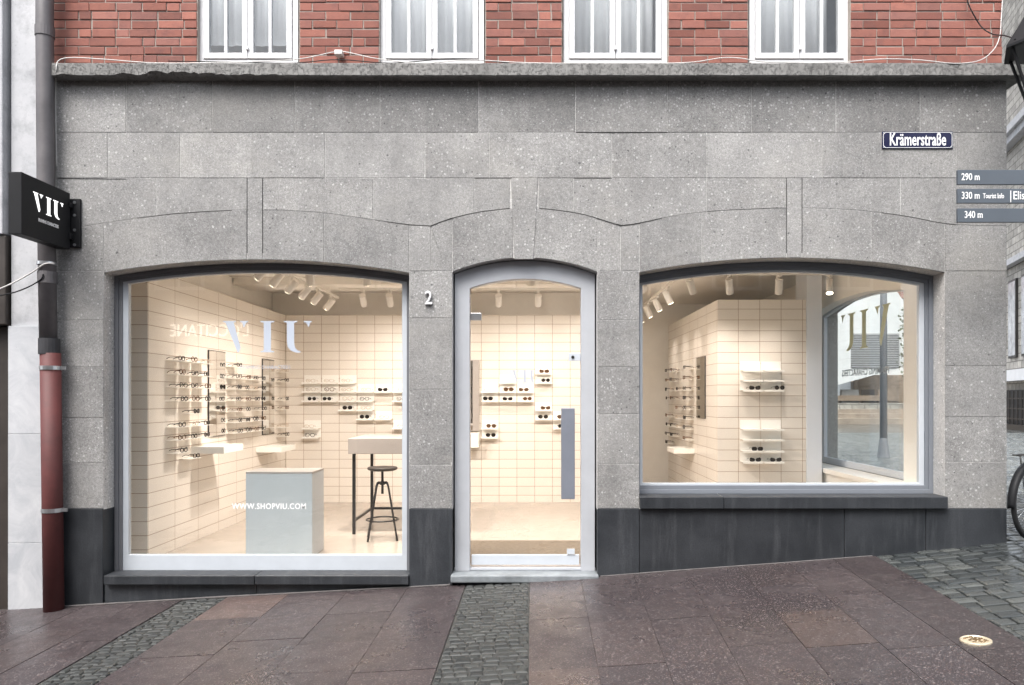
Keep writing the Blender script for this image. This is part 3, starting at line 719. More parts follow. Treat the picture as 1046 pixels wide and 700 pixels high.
sx_, sy_ = -1.63, 1.62
st = tag(empty('stool', (sx_, sy_, FZ)), 'round screw stool with dark wooden seat and splayed dark legs', 'stool')
mb = MB(); mb.lathe([(.02, .752), (.13, .756), (.160, .768), (.166, .782), (.158, .794), (.08, .790), (.02, .786)], (sx_, sy_, FZ), 32); mb.build('seat', WOODD, st, smooth=True)
mb = MB(); mb.tube([(sx_, sy_, FZ + .50), (sx_, sy_, FZ + .755)], .014, 12); mb.lathe([(.03, .60), (.034, .61), (.034, .63), (.02, .635)], (sx_, sy_, FZ), 16); mb.build('screw_column', DKMET, st)
for k in range(4):
    a = R(45 + 90 * k + 12); c, s_ = math.cos(a), math.sin(a)
    pts = [(sx_ + c * r, sy_ + s_ * r, FZ + z) for r, z in ((.03, .622), (.06, .622), (.076, .612), (.09, .58), (.222, .004))]
    mb = MB(); mb.tube(pts, .0115, 10); mb.build('leg', DKMET, st, smooth=True)
mb = MB(); mb.tube([(sx_ + .172 * math.cos(a), sy_ + .172 * math.sin(a), FZ + .22) for a in np.linspace(0, 2 * math.pi, 28, endpoint=False)], .009, 8, True); mb.build('foot_ring', DKMET, st, smooth=True)
mb = MB(); mb.box(-.85, .75, .42, 1.5, FZ + .001, FZ + .011); tag(mb.build('doormat', MAT, None, bevel=.003), 'brown entrance doormat on the floor inside the glass door', 'doormat')

# ------------------------------------------------------------------ shelves and eyeglasses
def make_glasses(kind, look):
    mb = MB(); lw, lh, br = .056, .042, .018
    if kind == 'round': lw, lh = .05, .046
    if kind == 'cat': lw, lh = .058, .04
    if kind == 'aviator': lw, lh = .06, .05
    for sgn in (-1, 1):
        cx = sgn * (br / 2 + lw / 2); pts = []
        for k in range(20):
            a = 2 * math.pi * k / 20; pw = {'round': 1.0, 'cat': .75, 'square': .55, 'aviator': .85}[kind]
            c, s_ = math.cos(a), math.sin(a)
            x = math.copysign(abs(c) ** pw, c) * lw / 2; z = math.copysign(abs(s_) ** pw, s_) * lh / 2
            if kind == 'cat' and c * sgn > .3 and s_ > 0: z += .006
            if kind == 'aviator': x *= 1 - .12 * (s_ < 0) * abs(s_); z *= 1.0
            pts.append((cx + x, 0, lh / 2 + .003 + z))
        mb.tube(pts, .0038 if look != 'clear' else .0026, 6, True, mi=0)
        if look in ('dark', 'brown'): mb.add(pts + [(q[0], .002, q[2]) for q in pts], [tuple(range(20)), tuple(range(39, 19, -1))], mi=1)
        xo = sgn * (br / 2 + lw)
        mb.tube([(xo, 0, lh * .8), (xo + sgn * .004, .006, lh * .8), (xo + sgn * .002, .09, lh * .78), (xo, .115, lh * .5), (xo - sgn * .002, .132, lh * .22)], .0034, 6)
    mb.tube([(-br / 2 - .002, 0, lh * .66), (0, -.003, lh * .78), (br / 2 + .002, 0, lh * .66)], .0036, 6)
    fm, lm = {'dark': (FR_DARK, LENSD), 'brown': (FR_BRWN, LENSB), 'clear': (FR_CLR, FR_CLR), 'optic': (FR_DARK, FR_DARK), 'tortoise': (FR_BRWN, FR_BRWN)}[look]
    return mb, (fm, lm)
PROTO = {}
KINDS = ['round', 'square', 'cat', 'aviator']
LOOKTXT = {'dark': 'dark sunglasses', 'brown': 'brown sunglasses', 'clear': 'pale framed glasses', 'optic': 'black framed clear glasses', 'tortoise': 'brown framed clear glasses'}
SHAPETXT = {'round': 'round', 'square': 'squarish', 'cat': 'upswept', 'aviator': 'large'}
def glasses(kind, look):
    if (kind, look) not in PROTO:
        mb, mats = make_glasses(kind, look); o = mb.build('eyeglasses', mats); PROTO[(kind, look)] = o; return o
    c = PROTO[(kind, look)].copy(); COL.objects.link(c); return c
def shelf_mesh():
    mb = MB(); w, d = .246, .135
    mb.box(-w / 2, w / 2, -d, -.001, -.004, 0); mb.box(-w / 2, w / 2, -.004, -.001, .0005, .11); mb.box(-w / 2, w / 2, -d, -d + .003, -.022, -.0045)
    return mb
SHT = None
def thin_shelf():
    global SHT
    if SHT is None:
        mb = MB(); mb.box(-.123, .123, -.13, -.001, -.003, 0); SHT = mb.build('shelf', SHELF); return SHT
    c = SHT.copy(); COL.objects.link(c); return c
SHP = None
def shelf():
    global SHP
    if SHP is None: SHP = shelf_mesh().build('shelf', SHELF); return SHP
    c = SHP.copy(); COL.objects.link(c); return c
ORD = ['top', 'second', 'third', 'fourth', 'fifth', 'sixth', 'seventh', 'eighth', 'ninth', 'tenth']
rg = random.Random(3)
def column(x, y, rz, zs_looks, where, xoff=0):
    """shelves of one column from the top down; rz turns the column away from its wall"""
    for k, (z, look) in enumerate(zs_looks):
        sh = shelf() if rz == 0 else thin_shelf(); sh.location = (x, y, z); sh.rotation_euler = (0, 0, rz)
        o_ = ORD[k] if k else 'topmost'
        tag(sh, f'{o_ + " from the top," if k else "topmost"} thin white metal shelf {where}', 'shelf', 'thin white shelves for glasses')
        if not look: continue
        kind = rg.choice(KINDS); gobj = glasses(kind, look)
        off = Vector((rg.uniform(-.03, .03) + xoff, -.118, .001)); off.rotate(Matrix.Rotation(rz, 4, 'Z').to_euler())
        gobj.location = Vector((x, y, z)) + off; gobj.rotation_euler = (0, 0, rz + rg.uniform(-.08, .08))
        tag(gobj, f'{SHAPETXT[kind]} {LOOKTXT[look]} on {"the topmost" if k == 0 else "the " + ORD[k]} shelf {where}', 'eyeglasses', 'eyeglasses on the wall shelves')
YB = 4.498
def zr(py): return EYE + (CY - py) / 68.5 - .028
def bcol(pxc, rows, where, xoff=0): column((pxc - CX) / 68.5, YB, 0, [(zr(r), l) for r, l in rows], where, xoff)
bcol(319.5, [(389, 'clear'), (398, 'clear'), (407.3, 'dark'), (435, 'clear'), (444.2, 'optic')], "in the leftmost back wall column")
bcol(337.8, [(389, 'clear'), (398, 'tortoise'), (407.3, 'dark')], "in the second back wall column")
bcol(356.1, [(389, 'clear'), (398, 'clear'), (407.3, 'clear'), (416.5, 'dark')], "in the back column before the table")
bcol(374.3, [(398, 'clear'), (407.3, 'optic'), (416.5, 'clear'), (425.7, 'dark')], "in the column above the table corner")
bcol(392.5, [(398, 'dark'), (425.7, 'clear')], "in the column above the stool")
bcol(410.7, [(398, 'clear'), (407.3, 'optic'), (434.9, 'clear')], "in the column beside the window edge")
bcol(500.6, [(398, 'clear'), (407.3, 'dark'), (434.9, 'brown'), (444.2, 'dark')], "beside the mirror inside the door")
bcol(518.8, [(388.7, 'clear'), (398, 'brown'), (407.3, 'dark')], "second from the mirror inside the door")
bcol(537, [(398, 'brown'), (407.3, 'brown')], "in the middle column behind the door")
bcol(555.2, [(379.5, 'brown'), (388.7, 'dark'), (416.5, 'brown'), (425.7, 'dark')], "in the fourth column behind the door")
bcol(573.4, [(425.7, 'brown'), (434.9, 'dark')], "behind the glass door handle")
# block in the right window: front face
def brow(pxc, rows, where, xoff=0):
    column((pxc - CX) / 82.5, BYF - .002, 0, [(EYE + (CY - r) / 82.5 - .03, l) for r, l in rows], where, xoff)
brow(766, [(376, None), (386, None), (396, 'dark'), (435.5, None), (446, None), (457.5, 'dark'), (468.5, 'dark')], "on the tiled block front, left column", .03)
brow(787.5, [(376, None), (386, None), (396, 'dark'), (435.5, None), (446, None), (457.5, None), (468.5, 'dark')], "on the tiled block front, right column", .05)
# left tiled wall
LW = -3.650
ys = [1.0, 1.28, 1.56, 2.46, 2.74, 3.02, 3.28, 4.2]
lrows = [
 [(1.96, 'optic'), (1.82, 'tortoise'), (1.69, 'optic'), (1.55, 'optic'), (1.29, 'optic'), (1.16, 'tortoise'), (1.03, 'optic')],
 [(1.96, 'tortoise'), (1.82, 'optic'), (1.69, 'optic'), (1.55, 'tortoise'), (1.42, 'dark'), (1.29, 'clear'), (1.16, 'optic'), (.95, 'optic')],
 [(1.96, 'clear'), (1.82, 'optic'), (1.69, 'tortoise'), (1.55, 'optic'), (1.29, 'optic'), (1.16, 'dark')],
 [(1.96, 'optic'), (1.82, 'optic'), (1.69, 'dark'), (1.55, 'optic'), (1.42, 'tortoise'), (1.29, 'optic'), (1.16, 'optic')],
 [(1.82, 'tortoise'), (1.69, 'optic'), (1.55, 'tortoise'), (1.42, 'optic'), (1.29, 'dark'), (1.16, 'optic')],
 [(1.82, 'optic'), (1.69, 'clear'), (1.55, 'optic'), (1.29, 'optic'), (1.16, 'tortoise')],
 [(1.82, 'optic'), (1.69, 'optic'), (1.55, 'dark'), (1.42, 'optic'), (1.29, 'tortoise'), (1.16, 'optic')],
 [(1.96, 'clear'), (1.82, 'optic'), (1.55, 'optic'), (1.42, 'tortoise'), (1.16, 'clear'), (1.03, 'optic')]]
lw_ = ["of the left wall nearest the street", "of the left wall, second from street", "of the left wall before first mirror", "of the left wall past first mirror", "of the left wall midway between mirrors", "of the left wall past the midway", "of the left wall before far mirror", "of the left wall beside the corner"]
for y, rows, w_ in zip(ys, lrows, lw_): column(LW, y, R(90), rows, w_)
# right block, face towards the left
rw_ = ["of the block side's deep end", "of the block side, second deepest column", "of the block side, third deepest column", "of the block side beside its mirror"]
rr_ = [[(2.0, 'optic'), (1.85, 'tortoise'), (1.70, 'optic'), (1.56, 'optic'), (1.28, 'tortoise'), (1.14, 'optic'), (.99, 'optic'), (.85, 'dark')],
       [(2.0, 'tortoise'), (1.85, 'optic'), (1.70, 'clear'), (1.56, 'tortoise'), (1.14, 'optic'), (.99, 'dark')],
       [(1.70, 'optic'), (1.42, 'tortoise'), (1.28, 'clear'), (1.14, 'clear')],
       [(2.0, 'optic'), (1.85, 'tortoise'), (1.70, 'optic'), (1.56, 'dark'), (1.42, 'optic'), (1.28, 'dark'), (1.14, 'optic'), (.99, 'tortoise')]]
for y, rows, w_ in zip([5.45, 5.05, 4.6, 4.05], rr_, rw_): column(BX0 - .002, y, R(-90), rows, w_)
# mirrors and ledges
def mirror(x, y0, y1, z0, z1, sgn, label):
    o = empty('wall_mirror', (x, (y0 + y1) / 2, z0)); tag(o, label, 'mirror', 'slim mirrors between the shelves')
    mb = MB(); mb.box(min(x, x + sgn * .012), max(x, x + sgn * .012), y0, y1, z0, z1); mb.build('frame', DKMET, o)
    mb = MB(); mb.box(min(x + sgn * .0125, x + sgn * .015), max(x + sgn * .0125, x + sgn * .015), y0 + .008, y1 - .008, z0 + .008, z1 - .008); mb.build('glass', MIRROR, o)
mirror(LW + .001, 1.84, 2.30, 1.14, 2.13, 1, 'slim dark framed mirror on left tiled wall nearest the window')
mirror(LW + .001, 3.52, 3.98, 1.08, 2.12, 1, 'slim dark framed mirror on left tiled wall near the corner')
mirror(BX0 - .001, 3.25, 3.75, 1.31, 2.14, -1, 'slim dark framed mirror on the side of the tiled block')
xm0, xm1 = (478 - CX) / 68.5, (491 - CX) / 68.5
o = tag(empty('wall_mirror', (xm0, YB - .1, wz(440, YB))), 'tall grey mirror with cream edge seen through the door', 'mirror', 'slim mirrors between the shelves')
mb = MB(); mb.box(xm0 - .25, xm1 - .02, YB - .06, YB - .001, EYE - 33 / 68.5, EYE + 39 / 68.5); mb.build('frame', TOPW, o, bevel=.002)
mb = MB(); mb.box(xm0 - .24, xm1 - .115, YB - .066, YB - .061, EYE - 32 / 68.5, EYE + 38 / 68.5); mb.build('glass', MIRROR, o)
def ledge(x0, x1, y0, y1, z0, z1, label):
    mb = MB(); mb.box(x0, x1, y0, y1, z0, z1); tag(mb.build('ledge_shelf', SHELF, None, bevel=.004), label, 'shelf', 'thick white ledges below the mirrors')
ledge(LW + .001, LW + .36, 1.42, 1.95, .985, 1.06, 'thick white ledge on left tiled wall below the nearest mirror')
ledge(LW + .001, LW + .34, 3.3, 3.9, .86, .93, 'thick white ledge on left tiled wall below the far mirror')
ledge(BX0 - .3, BX0 - .001, 3.9, 4.4, .80, .87, 'thick white ledge on the side of the tiled block')
ledge(xm0 - .25, xm1 - .01, YB - .3, YB - .001, EYE - 49 / 68.5, EYE - 34.5 / 68.5, 'thick white ledge below the mirror seen through the door')
# small leaflet holder at the end of the window bench
mb = MB(); hx, hy = 3.68, 3.2
mb.box(hx, hx + .12, hy, hy + .01, .715, .80); mb.box(hx, hx + .12, hy - .06, hy - .05, .715, .77); mb.box(hx, hx + .01, hy - .049, hy - .001, .715, .77); mb.box(hx + .11, hx + .12, hy - .049, hy - .001, .715, .77); mb.box(hx + .011, hx + .109, hy - .049, hy - .001, .715, .72)
tag(mb.build('leaflet_holder', TOPW, None), 'small cream leaflet holder on the far end of the window bench', 'leaflet holder')

# ------------------------------------------------------------------ track lights
TZ = EYE + 1.42
def rail(p0, p1, label):
    mb = MB(); (x0, y0), (x1, y1) = p0, p1
    mb.box(min(x0, x1) - .017, max(x0, x1) + .017, min(y0, y1) - .017, max(y0, y1) + .017, TZ - .001, TZ + .03)
    n = 4
    for k in range(n):
        f_ = (k + .5) / n; x = x0 + (x1 - x0) * f_; y = y0 + (y1 - y0) * f_
        mb.tube([(x, y, TZ + .03), (x, y, CZ - .002)], .004, 6)
    tag(mb.build('track_rail', SPOT), label, 'lighting track', 'ceiling lighting tracks')
rail((-2.75, .9), (-2.75, 4.0), 'white lighting track running deep along the left tiled wall')
rail((-2.5, 3.2), (1.2, 3.2), 'white lighting track across the room before the back wall')
rail((1.15, 2.0), (3.6, 2.0), 'white lighting track across the right window')
rail((1.75, 2.1), (1.75, 5.6), 'white lighting track running deep beside the tiled block')
rail((-2.4, 1.35), (.9, 1.35), 'white lighting track across the front behind the door')
def spot_light(x, y, target, label, watt=1.0, ang=88, blend=1.0):
    o = tag(empty('track_spotlight', (x, y, TZ - .002)), label, 'spotlight', 'white track spotlights on the ceiling')
    head = Vector((x, y, TZ - .13)); d = (Vector(target) - head).normalized(); q = d.to_track_quat('Z', 'Y').to_matrix().to_4x4()
    mb = MB(); mb.box(x - .015, x + .015, y - .05, y + .05, TZ - .03, TZ - .002); mb.tube([(x, y, TZ - .03), (x, y, TZ - .075), tuple(head)], .009, 8); mb.build('bracket', SPOT, o)
    mb = MB(); mb.lathe([(.030, -.085), (.042, -.08), (.042, .085), (.039, .09), (.036, .088)], tuple(head), 20, q); mb.build('housing', SPOT, o, smooth=False)
    mb = MB(); mb.lathe([(.001, .0905), (.033, .0905), (.033, .092), (.001, .092)], tuple(head), 18, q); mb.build('lens', LENSE, o)
    l = bpy.data.lights.new('spot_lamp', 'SPOT'); l.energy = SPOT_W * watt; l.color = WARM; l.spot_size = R(ang); l.spot_blend = blend; l.shadow_soft_size = .045
    lo = bpy.data.objects.new('spot_lamp', l); COL.objects.link(lo); lo.parent = o
    lo.location = head + d * .1 - Vector(o.location); lo.rotation_euler = (-d).to_track_quat('Z', 'Y').to_euler()
NTH = ['nearest the street', 'second from the street', 'third from the street', 'fourth from the street', 'fifth from the street', 'farthest from the street']
for k, y in enumerate((1.05, 1.5, 2.0, 2.5, 3.0, 3.6)):
    spot_light(-2.75, y, (LW, y + .15, 1.8), f'white spotlight aimed at left tiled wall, {NTH[k]} on its track', .30)
for k, (x, w_) in enumerate(((-2.2, 'above the bar table'), (-1.85, 'right of the table spotlight'), (-1.2, 'behind the pillar left of the door'), (-.42, 'seen in the left half of the door'), (.10, 'seen in the right half of the door'), (.75, 'behind the pillar right of the door'))):
    spot_light(x, 3.2, (x - .05, YB, 1.75), f'white spotlight before the back wall, {w_}', .44)
for k, (x, ty, tg_, w_) in enumerate(((1.3, 2.0, (1.6, 6.2, 1.4), 'leftmost in the right window'), (1.85, 2.0, (2.4, BYF, 1.6), 'left of the tiled block corner'), (2.29, 2.0, (2.55, BYF, 1.4), 'before the left of the tiled block'), (2.86, 2.0, (3.0, BYF, 1.4), 'before the tiled block right side'), (3.44, 2.0, (3.2, 1.2, .7), 'tilted beside the side window'))):
    spot_light(x, ty, tg_, f'white spotlight on the right window track, {w_}', .46)
for k, y in enumerate((2.9, 3.7, 4.5, 5.3)):
    spot_light(1.75, y, (BX0, y + .1, 1.7), f'white spotlight aimed at the tiled block side, {NTH[k]}', .34)
for x, w_, tg_ in ((-1.75, 'above the stool', (-1.6, 2.6, .0)), (-2.35, 'above the display plinth', (-2.4, 2.6, .0)), (0.0, 'just inside the door', (0, 2.9, .0)), (.85, 'right of the entrance', (.9, 3.0, 0))):
    spot_light(x, 1.35, tg_, f'white spotlight on the front track {w_}', 3.9, 150, 1)

# ------------------------------------------------------------------ ground
mb = MB()
def cuts(vals): return sorted(set(vals))
xs = cuts([-160, -60, -20, -9, -6, -4.155, -2.73, -1.07, .586, 1.36, 2.22, 3.09, 4.12, 5.2, 8, 20, 60, 160]); ysg = cuts([-160, -60, -20, -9, -6, -3, .1, 8.1, 20, 60, 160])
idx = {}
for j, y in enumerate(ysg):
    for i, x in enumerate(xs): idx[(i, j)] = len(mb.v); mb.v.append((x, y, g(x) - .03))
for j in range(len(ysg) - 1):
    for i in range(len(xs) - 1):
        if xs[i] >= -4.2 and xs[i + 1] <= 4.2 and ysg[j] >= .09 and ysg[j + 1] <= 8.2: continue
        mb.f.append((idx[(i, j)], idx[(i + 1, j)], idx[(i + 1, j + 1)], idx[(i, j + 1)])); mb.t.append((1, 0, 0)); mb.m.append(0)
tag(mb.build('ground', SOIL), kind='structure')
SK = .085
def skew(x): return SK * min(max((x - .1) / 1.4, 0), 1)
def wpt(x, y, dz=0): X = x + skew(x) * y; return (X, y, g(X) + dz)
rs = random.Random(11)
def slabs():
    mb = MB()
    cols = [[-6.2, -5.6, -5.0, -4.4, -3.9, -3.45, -3.06], [-2.66, -2.12, -1.6, -1.08, -.57], [-.01, .44, .9, 1.36, 1.82, 2.26, 2.66, 3.03]]
    for grp in cols:
        for a, b in zip(grp[:-1], grp[1:]):
            y = -.012 - .0; y -= 0
            cur = -.014
            while cur > -6.2:
                l = rs.choice((.55, .7, .85, 1.0)) if cur < -.1 else rs.uniform(.25, .8)
                y2 = cur - l; gp = .002; h = rs.uniform(-.0018, .0018)
                rim = b == grp[-1] and grp is cols[-1]
                tn = (rs.uniform(.95, 1.07), rs.uniform(.3, .7), max(0, rs.gauss(-.35, .4)))
                if grp is cols[1] and a < -2.2 and cur > -.3: tn = (1.2, .7, .9); 
                if rim: tn = (.8, .5, .1)
                N = 5; v = []
                for i in range(N):
                    x = a + gp + (b - a - 2 * gp) * i / (N - 1)
                    for yy in (cur - gp, y2 + gp): v.append(wpt(x, yy, h))
                for i in range(N):
                    x = a + gp * .4 + (b - a - .8 * gp) * i / (N - 1)
                    for yy in (cur - gp * .4, y2 + gp * .4): v.append(wpt(x, yy, h - .012))
                o = 2 * N; f = [(2 * i, 2 * i + 1, 2 * i + 3, 2 * i + 2) for i in range(N - 1)]
                for i in range(N - 1): f += [(2 * i, 2 * i + 2, o + 2 * i + 2, o + 2 * i), (2 * i + 1, o + 2 * i + 1, o + 2 * i + 3, 2 * i + 3)]
                f += [(0, o, o + 1, 1), (2 * N - 2, 2 * N - 1, o + 2 * N - 1, o + 2 * N - 2)]
                mb.add(v, f, tn); cur = y2
    return mb
tag(slabs().build('pavement', SLAB), kind='structure')
mb = MB(); xx = [-6.2, -4.155, -3.07]; 
for grp in ([-6.2, -4.155, -3.07], [-2.65, -1.07, -.58], [0.0, .586, 1.36, 2.22, 3.02]):
    for a, b in zip(grp[:-1], grp[1:]): mb.add([wpt(a, -6.2, -.0055), wpt(b, -6.2, -.0055), wpt(b, -.01, -.0055), wpt(a, -.01, -.0055)], [(0, 1, 2, 3)])
tag(mb.build('slab_joint_sand', simple('brown_joint_sand', (.038, .029, .028), .9, var=.4, scale=25, bs=.3)), kind='structure')
def cobble(mb, poly, z, h, rnd, tn, dome=.004):
    n = len(poly); cx = sum(p[0] for p in poly) / n; cy_ = sum(p[1] for p in poly) / n
    rings = []
    for k, (sc, dz) in enumerate(((1.0, -.02), (.97, -.006), (.82, 0), (.45, dome))):
        rings.append([(cx + (p[0] - cx) * sc, cy_ + (p[1] - cy_) * sc, z(cx + (p[0] - cx) * sc, cy_ + (p[1] - cy_) * sc) + h + dz) for p in poly])
    v = [q for r_ in rings for q in r_]; f = []
    for k in range(3):
        for i in range(n): j = (i + 1) % n; f.append((k * n + i, k * n + j, (k + 1) * n + j, (k + 1) * n + i))
    f.append(tuple(3 * n + i for i in range(n))); mb.add(v, f, tn)
def cob_area(x0, x1, y0, y1, sx, sy, rnd, warp, keep=None, gap=.006, greens=.4, tone=1.0, dome=.004, hj=1.0):
    mb = MB(); y = y0
    while y < y1:
        ry = sy * rnd.uniform(.85, 1.15); x = x0 - rnd.uniform(0, sx)
        while x < x1:
            l = sx * rnd.uniform(.7, 1.35); a, b = max(x, x0), min(x + l, x1)
            if b - a > .03 and (keep is None or keep((a + b) / 2, y)):
                j = lambda: rnd.uniform(-.006, .006)
                pts = [(a + gap + j(), y + gap + j()), (b - gap + j(), y + gap + j()), (b - gap * .6 + j() * .5, y + ry * .5), (b - gap + j(), y + ry - gap + j()), (a + gap + j(), y + ry - gap + j()), (a + gap * .6 + j() * .5, y + ry * .5)]
                pts = [warp(*p) for p in pts]
                cobble(mb, pts, lambda X, Y: g(X), rnd.uniform(-.006, .004) * hj - .002, rnd, (rnd.uniform(.78, 1.22) * tone, rnd.random() ** 1.4, rnd.random() * greens * 2), dome)
            x += l
        y += ry
    return mb
idw = lambda x, y: (x, y)
tag(cob_area(-3.055, -2.665, -6.2, -.02, .085, .065, rs, idw, tone=.43, gap=.0035).build('cobble_strip', SETTS, smooth=False), kind='structure')
tag(cob_area(-.565, -.015, -6.2, -.07, .085, .07, rs, idw, tone=.48, greens=.6, gap=.0035).build('cobble_strip', SETTS), kind='structure')
mb = MB()
for a, b in ((-3.06, -2.66), (-.57, -.01)):
    xx = np.linspace(a, b, 4)
    for i in range(3): mb.add([(xx[i], -6.2, g(xx[i]) - .009), (xx[i + 1], -6.2, g(xx[i + 1]) - .009), (xx[i + 1], -.005, g(xx[i + 1]) - .009), (xx[i], -.005, g(xx[i]) - .009)], [(0, 1, 2, 3)])
tag(mb.build('joint_sand', simple('grey_joint_sand', (.045, .045, .042), .9, var=.4, scale=30, bs=.4)), kind='structure')
def warp_sq(x, y): return (x + SK * y if y < 0 else x, y)
def keep_sq(x, y):
    if y > -.03 and x < XW + .02: return False
    return x < .78 * (D + y) + 1.0 and x - (.135 * -min(y, 0)) < 40
sq = cob_area(3.036, 9.5, -4.5, 3.0, .17, .115, rs, warp_sq, keep_sq, gap=.006, greens=.3, tone=.9, dome=.0025, hj=.7)
sq2 = cob_area(4.21, 20, 3.0, 20, .20, .14, rs, idw, keep_sq, gap=.007, greens=.15, tone=2.3, dome=.0022, hj=.5)  # sky sheen on the wet far cobbles is put into their lighter tone
o_ = len(sq.v); sq.v += sq2.v; sq.f += [tuple(i + o_ for i in f) for f in sq2.f]; sq.t += sq2.t; sq.m += sq2.m
tag(sq.build('cobbled_square', COBBLE), kind='structure')
def m_far():
    t = NT('distant_wet_setts'); vo = t.n('TexVoronoi', {'Vector': t.co((1.0, 1.6, 1)), 'Scale': 6})
    rn = t.n('SeparateColor', {'Color': vo.outputs['Color']}).outputs
    c = t.mix(rn[0], (.055, .06, .062), (.13, .135, .13))
    return t.bsdf(c, .16, t.math('MULTIPLY', vo.outputs['Distance'], -1.0), .4, .02)
mb = MB(); xs2 = [4.25, 5.2, 12, 30, 70]; ys2 = [-14, 0.1, 20, 70]
for i in range(4):
    for j in range(3):
        zz = -.024 if j < 2 else -.012
        mb.add([(xs2[i], ys2[j], g(xs2[i]) + zz), (xs2[i + 1], ys2[j], g(xs2[i + 1]) + zz), (xs2[i + 1], ys2[j + 1], g(xs2[i + 1]) + zz), (xs2[i], ys2[j + 1], g(xs2[i]) + zz)], [(0, 1, 2, 3)])
tag(mb.build('far_square', m_far()), kind='structure')
# thin mortar fillet where pavement meets the plinth
mb = MB(); pts = [(x, -.018, g(x) + .004) for x in np.linspace(wx(64), wx(460), 30)]; mb.tube(pts, .011, 6); pts = [(x, -.018, g(x) + .002) for x in np.linspace(wx(613), 3.0, 26)]; mb.tube(pts, .008, 6)
tag(mb.build('pavement_edge', simple('grey_mortar', (.10, .092, .09), .9, var=.3, scale=12, bs=.5)), kind='structure')
# brass disc
bx, by = 2.60, -2.19; bz = g(bx)
o = tag(empty('brass_disc', (bx, by, bz)), 'round brass marker disc set in the pavement near the cobbles', 'ground marker')
mb = MB(); tl = math.atan((g(bx + .1) - g(bx - .1)) / .2); Mt = Matrix.Rotation(-tl, 4, 'Y')
mb.lathe([(.084, -.004), (.083, .006), (.078, .009), (.072, .009), (.070, .0065), (.001, .0065)], (bx, by, bz + .002), 40, Mt); mb.build('plate', BRASS, o)
mb = MB(); rr = random.Random(4)
for k in range(46):
    a = rr.uniform(0, 6.28); r_ = .058 * math.sqrt(rr.random()); q = Mt @ Vector((r_ * math.cos(a), r_ * math.sin(a), .0082)); l = rr.uniform(.004, .010)
    mb.box(-l, l, -.0022, .0022, -.0018, .0022, M=Matrix.Translation(Vector((bx, by, bz + .002)) + q) @ Matrix.Rotation(rr.uniform(0, 3.14), 4, 'Z'))
mb.build('relief', simple('dark_brass', (.25, .17, .09), .5, metal=.6, var=.2, bs=.2), o)

# ------------------------------------------------------------------ neighbour on the left
nb = tag(empty('neighbour_building', (-5.0, 0, g(-5))), 'neighbouring building with white marble pilaster and dark brown entrance', 'building')
mb = MB(); xl, xr = wx(8), wx(44); zj = [g(xl) - .3, wz(555), wz(443.5), wz(333)]
for i in range(3): mb.box(xl, xr, .0 + .001 * i, .3, zj[i] + .0015, zj[i + 1] - .0015, (random.uniform(.95, 1.05), 0, 0))
mb.build('marble_pilaster', MARBLE, nb, bevel=.003)
mb = MB(); mb.box(xl + .01, wx(46), .03, .3, zj[3] + .002, 7.3); mb.build('rendered_pilaster', CONC, nb)
mb = MB(); mb.box(wx(-2), xl - .02, -.04, .2, wz(240), 7.3); mb.build('corner_strip', CONC, nb, bevel=.01)
mb = MB(); mb.box(-6.5, xl - .005, -.02, .25, wz(332), wz(241)); mb.build('fascia', DKBROWN, nb, bevel=.01)
mb = MB(); mb.box(-6.5, xl - .002, .12, .3, g(-5) - .4, wz(333)); mb.build('entrance', DKBROWN, nb)
mb = MB(); mb.box(-9.5, wx(-2) - .01, .02, .3, wz(240), 7.3); mb.box(-9.5, -6.51, .02, .3, -.9, wz(241)); mb.box(-9.5, wx(46), .31, 8, -.9, 7.3); mb.build('wall', CONC, nb)

# downpipe
dp = tag(empty('downpipe', (wx(56), -.1, g(wx(56)))), 'grey zinc downpipe with dark red lower section between the two buildings', 'downpipe')
def pxp(px, py, y): return (wx(px, y), y, wz(py, y))
yp_ = -.105
PT, PM, PB = pxp(45.5, -260, yp_), pxp(49.5, 358, yp_), pxp(55, 628, yp_)
mb = MB(); mb.tube([PT, pxp(45.8, 40, yp_), pxp(47, 200, yp_), PM], .069, 20); mb.build('upper_pipe', PIPE, dp, smooth=True)
mb = MB(); mb.tube([pxp(51.5, 361, yp_), PB], .080, 20); mb.build('lower_pipe', PIPER, dp, smooth=True)
for a, b, r_, c_ in ((346, 362, .083, DKPIPE), (28, 38, .076, PIPE), (278, 290, .076, PIPE)):
    mb = MB(); pxm = 45.5 + (49.5 - 45.5) * (a / 358) + (1 if a > 340 else 0); mb.tube([pxp(pxm, a, yp_), pxp(pxm, b, yp_)], r_, 20); mb.build('collar', c_, dp)
for py in (376, 521):
    pxm = 51.5 + (py - 361) / 267 * 3.5
    mb = MB(); mb.tube([pxp(pxm, py - 2, yp_), pxp(pxm, py + 2, yp_)], .086, 20)
    mb.tube([(wx(pxm, yp_), yp_ + .08, wz(py, yp_)), (wx(pxm, yp_), .02, wz(py, yp_))], .012, 8)
    mb.box(wx(pxm, yp_) + .08, wx(pxm, yp_) + .13, yp_ - .008, yp_ + .008, wz(py, yp_) - .014, wz(py, yp_) + .014); mb.build('clamp', CHROME, dp)
mb = MB(); mb.tube([pxp(47.5, 268, yp_), pxp(47.5, 271, yp_)], .075, 20); mb.build('clamp', CHROME, dp)
